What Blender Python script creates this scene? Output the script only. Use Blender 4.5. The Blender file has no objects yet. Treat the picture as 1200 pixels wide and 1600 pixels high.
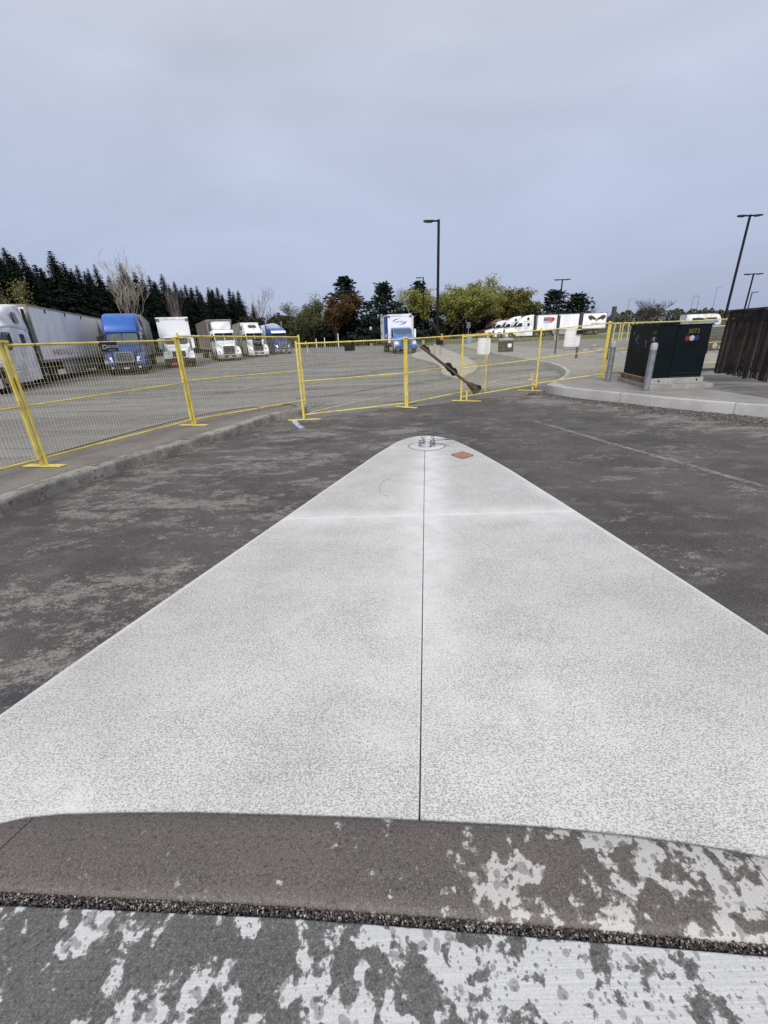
import bpy, bmesh, math, random
from mathutils import Vector, Matrix
S = bpy.context.scene
COL = S.collection
rnd = random.Random(7)
sin, cos, pi, rad = math.sin, math.cos, math.pi, math.radians

# ------------------------------------------------------------------ camera
F = 663.0; PITCH = math.atan(275/663.0); ROLL = rad(2.2); H = 1.85
fw = Vector((0, cos(PITCH), -sin(PITCH))); rt0 = Vector((1, 0, 0)); dn0 = fw.cross(rt0)
RI = cos(ROLL)*rt0 + sin(ROLL)*dn0; DI = -sin(ROLL)*rt0 + cos(ROLL)*dn0
EYE = Vector((0, 0, H))
def ray(x, y): return fw + RI*((x-600)/F) + DI*((y-800)/F)
def G(x, y, z=0.0):
    v = ray(x, y); return EYE + v*((z-H)/v.z)
def V(x, y, Y):
    v = ray(x, y); return EYE + v*(Y/v.y)
cd = bpy.data.cameras.new('camera'); cam = bpy.data.objects.new('camera', cd); COL.objects.link(cam)
cd.sensor_fit = 'VERTICAL'; cd.sensor_height = 24; cd.lens = 24*F/1600; cd.clip_end = 3000; cd.clip_start = 0.05
m = Matrix((( RI.x, -DI.x, -fw.x), (RI.y, -DI.y, -fw.y), (RI.z, -DI.z, -fw.z))).to_4x4(); m.translation = EYE
cam.matrix_world = m
S.camera = cam

# ------------------------------------------------------------------ node helpers
class NT:
    def __init__(s, name):
        s.m = bpy.data.materials.new(name); s.m.use_nodes = True
        s.t = s.m.node_tree; s.t.nodes.clear()
        s.out = s.t.nodes.new('ShaderNodeOutputMaterial'); s.p = s.t.nodes.new('ShaderNodeBsdfPrincipled')
        s.t.links.new(s.p.outputs[0], s.out.inputs[0])
    def n(s, typ, **kw):
        o = s.t.nodes.new(typ)
        for k, v in kw.items(): setattr(o, k, v)
        return o
    def link(s, a, b): s.t.links.new(a, b)
    def pos(s, scale=(1, 1, 1), rot=0, obj=False):
        if obj: src = s.n('ShaderNodeTexCoord').outputs['Object']
        else: src = s.n('ShaderNodeNewGeometry').outputs['Position']
        mp = s.n('ShaderNodeMapping'); s.link(src, mp.inputs[0])
        mp.inputs['Scale'].default_value = scale; mp.inputs['Rotation'].default_value = (0, 0, rot)
        return mp.outputs[0]
    def noise(s, vec, scale, detail=4, rough=.55, dist=0):
        o = s.n('ShaderNodeTexNoise'); s.link(vec, o.inputs['Vector'])
        o.inputs['Scale'].default_value = scale; o.inputs['Detail'].default_value = detail
        o.inputs['Roughness'].default_value = rough; o.inputs['Distortion'].default_value = dist
        return o.outputs['Fac']
    def vor(s, vec, scale, feature='F1', out='Distance'):
        o = s.n('ShaderNodeTexVoronoi', feature=feature); s.link(vec, o.inputs['Vector'])
        o.inputs['Scale'].default_value = scale
        return o.outputs[out]
    def math(s, op, a, b=None, c=None, clamp=False):
        o = s.n('ShaderNodeMath', operation=op, use_clamp=clamp)
        for i, v in enumerate((a, b, c)):
            if v is None: continue
            if isinstance(v, (int, float)): o.inputs[i].default_value = v
            else: s.link(v, o.inputs[i])
        return o.outputs[0]
    def ramp(s, v, lo, hi):            # smoothstep lo..hi -> 0..1
        o = s.n('ShaderNodeMapRange', interpolation_type='SMOOTHSTEP'); s.link(v, o.inputs[0])
        o.inputs[1].default_value = lo; o.inputs[2].default_value = hi
        return o.outputs[0]
    def mix(s, fac, a, b, mode='MIX'):
        o = s.n('ShaderNodeMix', data_type='RGBA', blend_type=mode)
        if isinstance(fac, (int, float)): o.inputs[0].default_value = fac
        else: s.link(fac, o.inputs[0])
        for i, v in ((6, a), (7, b)):
            if isinstance(v, tuple): o.inputs[i].default_value = (*v[:3], 1)
            else: s.link(v, o.inputs[i])
        return o.outputs[2]
    def sep(s, vec):
        o = s.n('ShaderNodeSeparateXYZ'); s.link(vec, o.inputs[0]); return o.outputs
    def base(s, c):
        if isinstance(c, tuple): s.p.inputs['Base Color'].default_value = (*c[:3], 1)
        else: s.link(c, s.p.inputs['Base Color'])
    def set(s, rough=.6, metal=0, spec=.5):
        if isinstance(rough, (int, float)): s.p.inputs['Roughness'].default_value = rough
        else: s.link(rough, s.p.inputs['Roughness'])
        s.p.inputs['Metallic'].default_value = metal
        s.p.inputs['Specular IOR Level'].default_value = spec
    def bump(s, h, strength=.3, dist=.01):
        o = s.n('ShaderNodeBump'); s.link(h, o.inputs['Height'])
        o.inputs['Strength'].default_value = strength; o.inputs['Distance'].default_value = dist
        s.link(o.outputs[0], s.p.inputs['Normal'])

def simple(name, col, rough=.5, metal=0, var=.25, scale=3, spec=.5, dirt=None, bump=0):
    n = NT(name); p = n.pos(obj=True)
    a = n.noise(p, scale, 6, .6)
    dk = tuple(c*(1-var) for c in col) if dirt is None else dirt
    n.base(n.mix(n.ramp(a, .38, .68), col, dk)); n.set(n.math('MULTIPLY_ADD', a, .25, rough-.12), metal, spec)
    if bump: n.bump(n.noise(p, scale*8, 4), bump, .01)
    return n.m
MATS = {}
def mat(k, *a, **kw):
    if k not in MATS: MATS[k] = simple(k, *a, **kw)
    return MATS[k]

# ------------------------------------------------------------------ mesh builder
class MB:
    def __init__(s): s.v = []; s.f = []; s.mi = []
    def add(s, vs, fs, mi=0):
        b = len(s.v); s.v += [tuple(v) for v in vs]; s.f += [tuple(i+b for i in f) for f in fs]; s.mi += [mi]*len(fs); return s
    def box(s, x0, x1, y0, y1, z0, z1, mi=0, b=0.0):
        if b <= 0:
            vs = [(x, y, z) for z in (z0, z1) for y in (y0, y1) for x in (x0, x1)]
            return s.add(vs, [(0, 2, 3, 1), (4, 5, 7, 6), (0, 1, 5, 4), (2, 6, 7, 3), (0, 4, 6, 2), (1, 3, 7, 5)], mi)
        pts = []
        for (z, i) in ((z0, b), (z0+b, 0), (z1-b, 0), (z1, b)):
            x_0, x_1, y_0, y_1 = x0+i, x1-i, y0+i, y1-i
            pts.append([(x_0+b, y_0, z), (x_1-b, y_0, z), (x_1, y_0+b, z), (x_1, y_1-b, z), (x_1-b, y_1, z), (x_0+b, y_1, z), (x_0, y_1-b, z), (x_0, y_0+b, z)])
        return s.loft(pts, mi)
    def loft(s, secs, mi=0, caps=True):
        n = len(secs[0]); vs = [p for q in secs for p in q]; fs = []
        for k in range(len(secs)-1):
            for i in range(n):
                j = (i+1) % n; fs.append((k*n+i, k*n+j, (k+1)*n+j, (k+1)*n+i))
        if caps: fs.append(tuple(range(n-1, -1, -1))); fs.append(tuple((len(secs)-1)*n+i for i in range(n)))
        return s.add(vs, fs, mi)
    def tube(s, pts, r, n=6, mi=0, caps=True):
        pts = [Vector(p) for p in pts]; rs = r if isinstance(r, (list, tuple)) else [r]*len(pts)
        secs = []; up = None
        for i, p in enumerate(pts):
            d = (pts[min(i+1, len(pts)-1)]-pts[max(i-1, 0)])
            if d.length < 1e-9: d = Vector((0, 0, 1))
            d.normalize()
            if up is None: up = d.orthogonal().normalized()
            else:
                up = up-d*up.dot(d)
                up = up.normalized() if up.length > 1e-6 else d.orthogonal().normalized()
            w = d.cross(up)
            secs.append([p+rs[i]*(cos(2*pi*k/n)*up+sin(2*pi*k/n)*w) for k in range(n)])
        return s.loft(secs, mi, caps)
    def bar(s, p0, p1, w, h, mi=0, up=(0, 0, 1)):     # rectangular bar
        p0, p1 = Vector(p0), Vector(p1); d = (p1-p0).normalized(); u = Vector(up); u = (u-d*u.dot(d))
        if u.length < 1e-6: u = d.orthogonal()
        u.normalize(); x = d.cross(u)
        sec = lambda p: [p+x*w/2*a+u*h/2*b for a, b in ((-1, -1), (1, -1), (1, 1), (-1, 1))]
        return s.loft([sec(p0), sec(p1)], mi)
    def lathe(s, prof, n=16, axis='z', c=(0, 0, 0), mi=0):   # prof: (radius, height)
        secs = []
        for r, h in prof:
            ring = []
            for k in range(n):
                a = 2*pi*k/n; u, w = r*cos(a), r*sin(a)
                ring.append((c[0]+u, c[1]+w, c[2]+h) if axis == 'z' else (c[0]+h, c[1]+u, c[2]+w) if axis == 'x' else (c[0]+w, c[1]+h, c[2]+u))
            secs.append(ring)
        return s.loft(secs, mi)
    def prism(s, outline, z0, z1, bev=0.0, mi=0, topmi=None):  # outline ccw (x,y)
        n = len(outline); P = [Vector(p[:2]) for p in outline]
        A = sum(P[i].x*P[(i+1) % n].y-P[(i+1) % n].x*P[i].y for i in range(n))
        if A < 0: P.reverse()
        def inset(d):
            o = []
            for i in range(n):
                a = (P[i]-P[i-1]); b = (P[(i+1) % n]-P[i]); a = a.normalized() if a.length else b.normalized(); b = b.normalized() if b.length else a
                na, nb = Vector((-a.y, a.x)), Vector((-b.y, b.x)); q = (na+nb)
                q = q/max(.35, q.dot(na)) if q.length > 1e-6 else na
                o.append(P[i]+q*d)
            return o
        secs = [[(p.x, p.y, z0) for p in P]]
        if bev > 0:
            for k in range(0, 5):
                a = k/4*pi/2; secs.append([(p.x, p.y, z1-bev+bev*sin(a)) for p in inset(bev*(1-cos(a)))])
        else: secs.append([(p.x, p.y, z1) for p in P])
        s.loft(secs, mi, caps=False)
        b = len(s.v)-n; s.f.append(tuple(range(b, b+n))); s.mi.append(mi if topmi is None else topmi)
        return s
    def xprism(s, prof, x0, x1, mi=0):       # prof: list (y,z), extruded along x
        return s.loft([[(x0, y, z) for y, z in prof], [(x1, y, z) for y, z in prof]], mi)
    def build(s, name, mats, parent=None, smooth=False, angle=35):
        me = bpy.data.meshes.new(name); me.from_pydata(s.v, [], s.f)
        if not isinstance(mats, (list, tuple)): mats = [mats]
        for mm in mats: me.materials.append(mm)
        if len(mats) > 1: me.polygons.foreach_set('material_index', s.mi)
        bm = bmesh.new(); bm.from_mesh(me); bmesh.ops.recalc_face_normals(bm, faces=bm.faces); bm.to_mesh(me); bm.free()
        if smooth:
            me.polygons.foreach_set('use_smooth', [True]*len(me.polygons))
            try: me.set_sharp_from_angle(angle=rad(angle))
            except Exception: pass
        me.update()
        o = bpy.data.objects.new(name, me); COL.objects.link(o)
        if parent: o.parent = parent
        return o
def rr(w, z0, z1, y, r=.1, n=3, wt=None):
    """rounded rectangle section in the xz plane at y; wt = half width at the top"""
    wt = w if wt is None else wt
    pts = []
    for cx, cz, a0 in ((w-r, z0+r, -pi/2), (wt-r, z1-r, 0), (-wt+r, z1-r, pi/2), (-w+r, z0+r, pi)):
        for k in range(n+1):
            a = a0+pi/2*k/n; pts.append((cx+r*cos(a), y, cz+r*sin(a)))
    return pts
def thing(name, label, cat, loc=(0, 0, 0), rz=0, group=None):
    o = bpy.data.objects.new(name, None); COL.objects.link(o); o.empty_display_size = .2
    o.location = loc; o.rotation_euler = (0, 0, rz); return tag(o, label, cat, group)
def tag(o, label, cat=None, group=None, kind=None):
    if label: o['label'] = label
    if cat: o['category'] = cat
    if group: o['group'] = group
    if kind: o['kind'] = kind
    return o
def struct(o): o['kind'] = 'structure'; return o
def clone(o, loc, rz, label, parent=None, scale=None):
    kids = list(o.children); c = o.copy(); COL.objects.link(c)
    c.location = loc; c.rotation_euler = (0, 0, rz); c['label'] = label
    if scale: c.scale = scale
    for k in kids:
        d = k.copy(); COL.objects.link(d); d.parent = c
        for g in k.children:
            e = g.copy(); COL.objects.link(e); e.parent = d
    return c
def text(name, body, size, mt, parent, loc, rot, depth=.004, shear=0, sx=1):
    cu = bpy.data.curves.new(name, 'FONT'); cu.body = body; cu.size = size; cu.extrude = depth; cu.align_x = 'CENTER'; cu.align_y = 'CENTER'; cu.shear = shear
    t = bpy.data.objects.new(name, cu); COL.objects.link(t)
    dg = bpy.context.evaluated_depsgraph_get(); me = bpy.data.meshes.new_from_object(t.evaluated_get(dg))
    bpy.data.objects.remove(t); me.materials.clear(); me.materials.append(mt)
    o = bpy.data.objects.new(name, me); COL.objects.link(o); o.parent = parent; o.location = loc; o.rotation_euler = rot; o.scale = (sx, 1, 1)
    return o

# ------------------------------------------------------------------ ground materials
def m_lane():
    n = NT('lane_asphalt'); p = n.pos(); x, y, z = n.sep(p)
    st = n.pos((1.0, 2.2, 1), rad(-52))      # streaks along the lane
    big = n.noise(st, .5, 3, .5, .4); mid = n.noise(st, 1.6, 8, .68, .5); fine = n.noise(p, 42, 5, .7); gr = n.noise(p, 160, 3, .6)
    mid2 = n.noise(n.pos((1, 1.9, 1), rad(-48)), 7.5, 7, .75, .3); 
    fld = n.math('ADD', n.math('MULTIPLY', big, .36), n.math('MULTIPLY', mid, .72))
    fld = n.math('ADD', fld, n.math('MULTIPLY', n.math('SUBTRACT', mid2, .5), .62))
    fld = n.math('ADD', fld, n.math('MULTIPLY', n.math('SUBTRACT', fine, .5), .40))
    side = n.math('MULTIPLY', n.ramp(x, .4, 2.2), -.07)     # drier and paler on the left of the slab
    edge = n.math('MULTIPLY', n.ramp(n.math('SUBTRACT', n.math('MULTIPLY', x, -2.7), n.math('MULTIPLY', y, 1.0)), 5.2, 7.2), -.10)   # kept clean along the old kerb
    lane2 = n.math('MULTIPLY', n.ramp(n.math('ADD', x, n.math('MULTIPLY', y, .55)), 9.6, 11.2), .12)
    fld = n.math('ADD', n.math('ADD', n.math('ADD', fld, side), lane2), edge)
    mask = n.ramp(fld, .535, .66)
    dark = n.mix(n.ramp(n.noise(p, .9, 4, .6), .35, .65), (.050, .045, .043), (.084, .075, .071))
    dark = n.mix(n.ramp(n.noise(n.pos((1, 1.6, 1), .6), 2.4, 5, .6), .5, .72), dark, (.115, .105, .099))
    dark = n.mix(n.ramp(n.noise(n.pos((1, 2, 1), 1), .55, 2, .5), .62, .72), dark, (.040, .041, .046))
    pale = n.mix(n.ramp(fine, .3, .7), (.18, .160, .147), (.36, .325, .30))
    c = n.mix(n.math('MULTIPLY', mask, .68), dark, pale)
    c = n.mix(n.ramp(gr, .56, .70), c, n.mix(.6, c, (.34, .32, .30))); c = n.mix(n.ramp(gr, .44, .32), c, n.mix(.6, c, (.02, .02, .02)))
    c = n.mix(n.ramp(n.vor(p, 38), .13, .05), c, n.mix(n.ramp(n.noise(p, 9), .45, .55), (.025, .025, .025), (.26, .25, .23)))
    n.base(c); n.set(.78, 0, .35); n.bump(n.math('ADD', gr, n.math('MULTIPLY', fine, 1.2)), .35, .008); return n.m
def m_lot():
    n = NT('lot_asphalt'); p = n.pos(); x, y, z = n.sep(p)
    st = n.pos((.25, 1.4, 1), rad(14))
    a = n.noise(st, .35, 6, .62, .3); b = n.noise(st, 1.3, 7, .7, .6); f = n.noise(p, 30, 4, .65)
    c = n.mix(n.ramp(a, .35, .65), (.14, .136, .132), (.225, .217, .21))
    c = n.mix(n.math('MULTIPLY', n.ramp(b, .56, .66), .55), c, (.075, .073, .073))
    w = n.noise(n.pos((.12, .9, 1), rad(16)), 1.0, 5, .6, .9)      # tar seams
    seam = n.ramp(n.math('ABSOLUTE', n.math('SUBTRACT', w, .5)), .010, .003)
    c = n.mix(n.math('MULTIPLY', seam, n.ramp(n.noise(p, .15, 2), .4, .55)), c, (.04, .04, .042))
    c = n.mix(n.ramp(f, .58, .75), c, (.27, .26, .25))
    c = n.mix(n.ramp(f, .42, .28), c, (.06, .06, .06))
    n.base(c); n.set(.85, 0, .3); n.bump(f, .5, .01); return n.m
def _e(x, y): p = G(x, y, .15); return (p.x, p.y)
SLAB_EDGES = ((_e(0, 1115), _e(590, 708)), (_e(1200, 990.5), _e(760, 711)))
def m_slab():
    n = NT('slab_concrete'); p = n.pos(); x, y, z = n.sep(p)
    sp = n.pos((1, 1.25, 1)); v = n.vor(n.pos((1, 1.3, 1)), 62); fine = n.noise(sp, 55, 3, .6); f2 = n.noise(sp, 130, 3, .6)
    big = n.noise(p, .7, 4, .55)
    br = n.noise(n.pos((1.5, 160, 1)), 1, 3, .6)            # broom strokes across the slab
    flk = n.noise(n.pos((.9, 1.5, 1)), 112, 3, .65); reg = n.noise(n.pos((1, 1.6, 1)), 2.2, 4, .6)
    mott = n.math('ADD', n.math('MULTIPLY', flk, .7), n.math('MULTIPLY', f2, .3))
    mott = n.math('ADD', mott, n.math('MULTIPLY', n.math('SUBTRACT', reg, .5), .13))
    # trowelled paler bands along the joints
    jx = n.math('ABSOLUTE', n.math('SUBTRACT', x, n.math('MULTIPLY_ADD', y, .1215, -.0385)))
    jy = n.math('ABSOLUTE', n.math('SUBTRACT', y, n.math('MULTIPLY_ADD', x, -.03, 3.99)))
    wob = n.math('MULTIPLY', n.noise(p, 3, 3), .06)
    halo = n.math('MAXIMUM', n.math('MULTIPLY', n.ramp(n.math('ADD', jx, wob), .42, .0), n.ramp(y, .8, 4.0)), n.math('MAXIMUM', n.ramp(n.math('ADD', jy, wob), .085, .03), n.math('MULTIPLY', n.ramp(n.math('ADD', jy, wob), .34, .0), .75)))
    hn = n.noise(p, 4.5, 5, .65); halo = n.math('MULTIPLY', halo, n.math('MULTIPLY_ADD', n.ramp(hn, .34, .62), .6, .4))
    halo = n.math('MAXIMUM', halo, n.math('MULTIPLY', n.ramp(n.math('ADD', jy, n.math('MULTIPLY', wob, .4)), .055, .02), n.math('MULTIPLY_ADD', hn, .6, .6)))
    for (ex0, ey0), (ex1, ey1) in SLAB_EDGES:      # smooth trowelled margin along both sides
        L_ = math.hypot(ex1-ex0, ey1-ey0); nx, ny = (ey1-ey0)/L_, -(ex1-ex0)/L_
        dist = n.math('ABSOLUTE', n.math('ADD', n.math('MULTIPLY', n.math('SUBTRACT', x, ex0), nx), n.math('MULTIPLY', n.math('SUBTRACT', y, ey0), ny)))
        halo = n.math('MAXIMUM', halo, n.math('MULTIPLY', n.ramp(n.math('ADD', dist, n.math('MULTIPLY', hn, .02)), .06, .02), .5))
    halo = n.math('MAXIMUM', halo, n.math('MULTIPLY', n.ramp(big, .56, .70), .55))
    spot = n.math('MULTIPLY', n.ramp(mott, .56, .40), n.math('MULTIPLY_ADD', halo, -.75, 1.0))
    c = n.mix(n.ramp(big, .3, .7), (.56, .553, .542), (.65, .645, .635))
    c = n.mix(n.math('MULTIPLY', spot, .86), c, (.235, .228, .215))
    c = n.mix(n.math('MULTIPLY', halo, .6), c, (.74, .735, .73))
    c = n.mix(n.math('MULTIPLY', n.ramp(br, .62, .45), .12), c, (.3, .3, .3))
    c = n.mix(n.ramp(n.vor(p, 3.1), .012, .008), c, (.08, .07, .06))
    n.base(c); n.set(.8, 0, .3); n.bump(n.math('ADD', n.math('MULTIPLY', mott, 1.2), br), .35, .004); return n.m
def m_wet(name, wet, dry, kx, off, broom=True, brown=None):
    """damp concrete with pale dry blotches; kx tilts the balance towards dry on the right"""
    n = NT(name); p = n.pos(); x, y, z = n.sep(p)
    w = n.pos((1, 1, 1), .3)
    a = n.noise(w, 5.5, 3, .55, .3); b = n.noise(p, 17, 4, .55, .25); s = n.noise(p, 48, 3, .6)
    v1 = n.vor(p, 26, 'SMOOTH_F1'); v2 = n.vor(p, 55)
    fld = n.math('ADD', n.math('MULTIPLY', a, .80), n.math('MULTIPLY', b, .70))
    fld = n.math('ADD', fld, n.math('MULTIPLY', n.math('SUBTRACT', s, .2), .22))
    fld = n.math('ADD', fld, n.math('MULTIPLY_ADD', x, kx, off))
    dryf = n.math('ADD', n.math('MULTIPLY', n.ramp(fld, .80, .855), .22), n.math('MULTIPLY', n.ramp(fld, .84, .868), .78))
    drop = n.ramp(n.math('ADD', v1, n.math('MULTIPLY', n.math('SUBTRACT', a, .5), -.5)), .20, .26)   # rain spots eating into the dry part
    drop2 = n.ramp(n.math('ADD', v2, n.math('MULTIPLY', n.math('SUBTRACT', b, .5), -.6)), .14, .24)
    dryf = n.math('MULTIPLY', dryf, n.math('MULTIPLY_ADD', drop, .55, .45)); dryf = n.math('MULTIPLY', dryf, n.math('MULTIPLY_ADD', drop2, .6, .4)); fleck = n.math('MULTIPLY', n.ramp(n.noise(p, 13, 5, .7), .70, .73), .75); dryf = n.math('MAXIMUM', dryf, fleck)
    fine = n.noise(p, 210, 3, .65); pit = n.vor(p, 130)
    wc = n.mix(n.ramp(n.noise(p, 2.6, 4), .35, .65), wet, brown or tuple(k*1.25 for k in wet))
    wc = n.mix(n.ramp(fine, .46, .66), wc, tuple(k*2.3 for k in wet)); wc = n.mix(n.ramp(n.noise(p, 75, 4, .7), .50, .30), wc, tuple(k*.55 for k in wet))
    wc = n.mix(n.ramp(pit, .20, .08), wc, tuple(k*.35 for k in wet)); wc = n.mix(n.math('MULTIPLY', n.ramp(n.noise(p, 30, 3, .8), .66, .70), .5), wc, (.34, .33, .32))
    dc = n.mix(n.ramp(fine, .35, .65), tuple(k*.86 for k in dry), dry)
    c = n.mix(dryf, wc, dc)
    h = n.math('MULTIPLY', fine, 1.0)
    if broom:
        br = n.noise(n.pos((2, 140, 1), rad(3)), 1, 3, .6); c = n.mix(n.math('MULTIPLY', n.ramp(br, .6, .42), .09), c, (.05, .05, .05)); h = n.math('ADD', h, br)
    n.base(c); n.set(n.math('MULTIPLY_ADD', dryf, .3, .55), 0, .4); n.bump(h, .45, .003); return n.m
def m_conc(name, c1, c2, stain=(.08, .07, .06), amt=.5, scale=1.0):
    n = NT(name); p = n.pos(); a = n.noise(p, 1.3*scale, 6, .62, .3); b = n.noise(p, 9*scale, 6, .7); f = n.noise(p, 60, 4, .65)
    c = n.mix(n.ramp(a, .35, .65), c1, c2); c = n.mix(n.math('MULTIPLY', n.ramp(b, .52, .70), amt), c, stain)
    c = n.mix(n.ramp(f, .58, .74), c, tuple(min(1, k*1.35) for k in c2)); c = n.mix(n.ramp(f, .42, .30), c, tuple(k*.55 for k in c1))
    n.base(c); n.set(.85, 0, .3); n.bump(n.math('ADD', f, b), .4, .01); return n.m
def m_stone(name, cols):
    n = NT(name); r = n.n('ShaderNodeNewGeometry').outputs['Random Per Island']; cr = n.n('ShaderNodeValToRGB'); n.link(r, cr.inputs[0])
    e = cr.color_ramp.elements
    while len(e) < len(cols): e.new(.5)
    for i, (q, c) in enumerate(cols): e[i].position = q; e[i].color = (*c, 1)
    n.base(cr.outputs[0]); n.set(.7); return n.m
def m_leaf(name, c1, c2, c3):
    n = NT(name); g = n.n('ShaderNodeNewGeometry'); r = g.outputs['Random Per Island']; p = n.pos(obj=True)
    c = n.mix(n.ramp(r, 0, 1), c1, c2); c = n.mix(n.ramp(n.noise(p, .55, 3, .6), .48, .68), c, c3)
    n.base(c); n.set(.75, 0, .15)
    n.p.inputs['Subsurface Weight'].default_value = 0
    return n.m
def m_marking(name, col, under, keep=.5):
    n = NT(name); p = n.pos(); f = n.noise(p, 14, 6, .7); a = n.noise(p, 1.2, 3)
    n.base(n.mix(n.ramp(n.math('MULTIPLY_ADD', a, .5, f), keep+.17, keep+.33), col, under)); n.set(.8, 0, .3); return n.m
def m_grass():
    n = NT('grass_ground'); p = n.pos(); a = n.noise(p, .25, 5, .6); b = n.noise(p, 6, 5, .7)
    c = n.mix(n.ramp(a, .35, .65), (.05, .075, .02), (.11, .11, .045)); c = n.mix(n.ramp(b, .5, .7), c, (.04, .05, .02)); n.base(c); n.set(.9, 0, .2); n.bump(b, .6, .05); return n.m
M_LANE, M_LOT, M_SLAB = m_lane(), m_lot(), m_slab()
M_WALK = m_wet('damp_walk_concrete', (.088, .087, .083), (.62, .62, .615), .085, .03)
M_BAND = m_wet('damp_kerb_concrete', (.083, .073, .066), (.49, .48, .46), .165, -.10, False, (.102, .087, .078))
M_GRASS = m_grass()
M_KERB = m_conc('kerb_concrete', (.34, .335, .325), (.43, .425, .42), (.24, .23, .22), .35)
M_PLAZA = m_conc('plaza_concrete', (.22, .208, .195), (.29, .278, .265), (.13, .115, .10), .35)
M_OLD = m_conc('weathered_kerb', (.17, .157, .14), (.32, .305, .28), (.045, .04, .036), .95, 1.9)
M_OLDTOP = m_conc('weathered_island_top', (.165, .145, .130), (.21, .19, .172), (.09, .078, .07), .5)
M_ISLAND = m_conc('island_concrete', (.30, .285, .262), (.36, .345, .32), (.2, .18, .16), .4)
M_WHITEPAINT = m_marking('worn_white_paint', (.52, .51, .49), (.18, .175, .17), .52)
M_YELPAINT = m_marking('worn_yellow_paint', (.46, .43, .34), (.18, .175, .17), .52)
M_FAINT = m_marking('faded_line', (.21, .20, .195), (.085, .08, .077), .52)
M_BLUEDUST = m_marking('blue_chalk', (.42, .50, .66), (.12, .12, .13), .52)
M_JOINT = mat('joint_dark', (.012, .012, .013), .9)

# ------------------------------------------------------------------ ground sheets
def sheet(name, pts, z, mt, structural=True):
    o = MB().add([(p[0], p[1], z) for p in pts], [tuple(range(len(pts)))]).build(name, mt)
    if o.data.polygons[0].normal.z < 0: o.data.flip_normals()
    if structural: struct(o)
    return o
def smooth_loop(pts, it=3, closed=True):
    for _ in range(it):
        q = []; n = len(pts)
        for i in range(n if closed else n-1):
            a, b = Vector(pts[i]), Vector(pts[(i+1) % n]); q += [a*.75+b*.25, a*.25+b*.75]
        if not closed: q = [Vector(pts[0])]+q+[Vector(pts[-1])]
        pts = q
    return pts
def g2(x, y, z=0): p = G(x, y, z); return Vector((p.x, p.y))
sheet('ground', [(-900, -200), (900, -200), (900, 1800), (-900, 1800)], -.03, M_GRASS)
sheet('parking_lot', [(-60, -30), (60, -30), (75, 84), (20, 92), (-10, 100), (-38, 112), (-46, 60)], 0, M_LOT)
sheet('lane', [(-14, -10), (-14, -8), (-2.62, 11.1), (-1.9, 10.75), (.74, 11.95), (2.42, 12.75), (4.95, 13.9), (9, 12.6), (20, 8), (20, -10)], .004, M_LANE)

ZS = .15   # level of the new slab and walk
# slab outline, left half and right half with the sawn joint between
def gs(x, y): return g2(x, y, ZS)
jn, jf = gs(655.5, 1283), gs(664, 680.5)
jd = (jf-jn).normalized(); jp = Vector((jd.y, -jd.x))
left_edge = [gs(x, y) for x, y in ((-40, 1143), (150, 1010), (300, 907), (420, 825), (520, 756), (590, 708), (606, 698.5), (620, 690), (636, 684.5), (650, 681.5))]
right_edge = [gs(x, y) for x, y in ((678, 681), (694, 683.5), (712, 688.5), (730, 696.5), (750, 706.5), (800, 735), (880, 785), (960, 836), (1080, 913), (1240, 1017))]
# upper edge of the damp kerb band (near edge of the slab)
band_top = [(-60, 1300), (0, 1287), (40, 1278), (90, 1272.5), (180, 1270), (300, 1269.5), (430, 1273), (560, 1277), (655, 1281), (760, 1287), (850, 1292), (960, 1303), (1040, 1313), (1100, 1322), (1150, 1331), (1200, 1341), (1280, 1360)]
bt = [gs(x, y) for x, y in band_top]
gap = .0022
lo = [p for p in bt if (p-jn).dot(jp) < -.02]; ro = [p for p in bt if (p-jn).dot(jp) > .02]
Lp = left_edge+[jf-jp*gap]+[jn-jp*gap]+lo[::-1]
Lp = Lp[:-1]+[lo[0], Vector((left_edge[0].x-.05, left_edge[0].y-.05))]
Rp = [jn+jp*gap, jf+jp*gap]+right_edge+[Vector((right_edge[-1].x+.05, right_edge[-1].y-.05))]+ro[::-1]
sl = MB(); sl.prism(Lp, -.02, ZS, .012); sl.prism(Rp, -.02, ZS, .012)
struct(sl.build('concrete_slab', M_SLAB, smooth=True, angle=50))
mj = MB(); mj.bar((*(jn-jd*.0), ZS-.03), (*(jf-jd*.05), ZS-.03), .02, .02); struct(mj.build('slab_joint_filler', M_JOINT))
# damp kerb band, in three lengths with open joints
band_bot = [(-60, 1387), (0, 1392), (150, 1400), (300, 1407), (450, 1415), (600, 1426), (750, 1437), (900, 1449), (1050, 1461), (1200, 1474), (1280, 1482)]
bb = [gs(x, y) for x, y in band_bot]
def at_x(line, x):
    for a, b in zip(line[:-1], line[1:]):
        if a.x <= x <= b.x: t = (x-a.x)/(b.x-a.x+1e-9); return a.lerp(b, t)
    return line[0] if x < line[0].x else line[-1]
cuts = [(-1.9, -1.9), (gs(42, 1295).x+.01, gs(-3, 1340).x-.05), (gs(1160, 1332).x, gs(1222, 1395).x+.05), (2.2, 2.2)]
bandm = MB()
for i in range(3):
    t0, b0 = cuts[i]; t1, b1 = cuts[i+1]; secs = []; ns = 26
    for k in range(ns+1):
        q = k/ns; T = at_x(bt, t0+.003+(t1-t0-.006)*q)-Vector((0, .004)); B = at_x(bb, b0+.003+(b1-b0-.006)*q); zt_ = ZS+.012
        prof = [(1.0, -.02), (1.0, zt_-.012), (.985, zt_-.004), (.95, zt_), (.75, zt_+.001), (.5, zt_), (.2, zt_-.003), (.07, zt_-.006), (.02, zt_-.016), (0, zt_-.03), (0, -.02)]
        secs.append([(*B.lerp(T, u), z) for u, z in prof])
    bandm.loft(secs)
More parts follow.
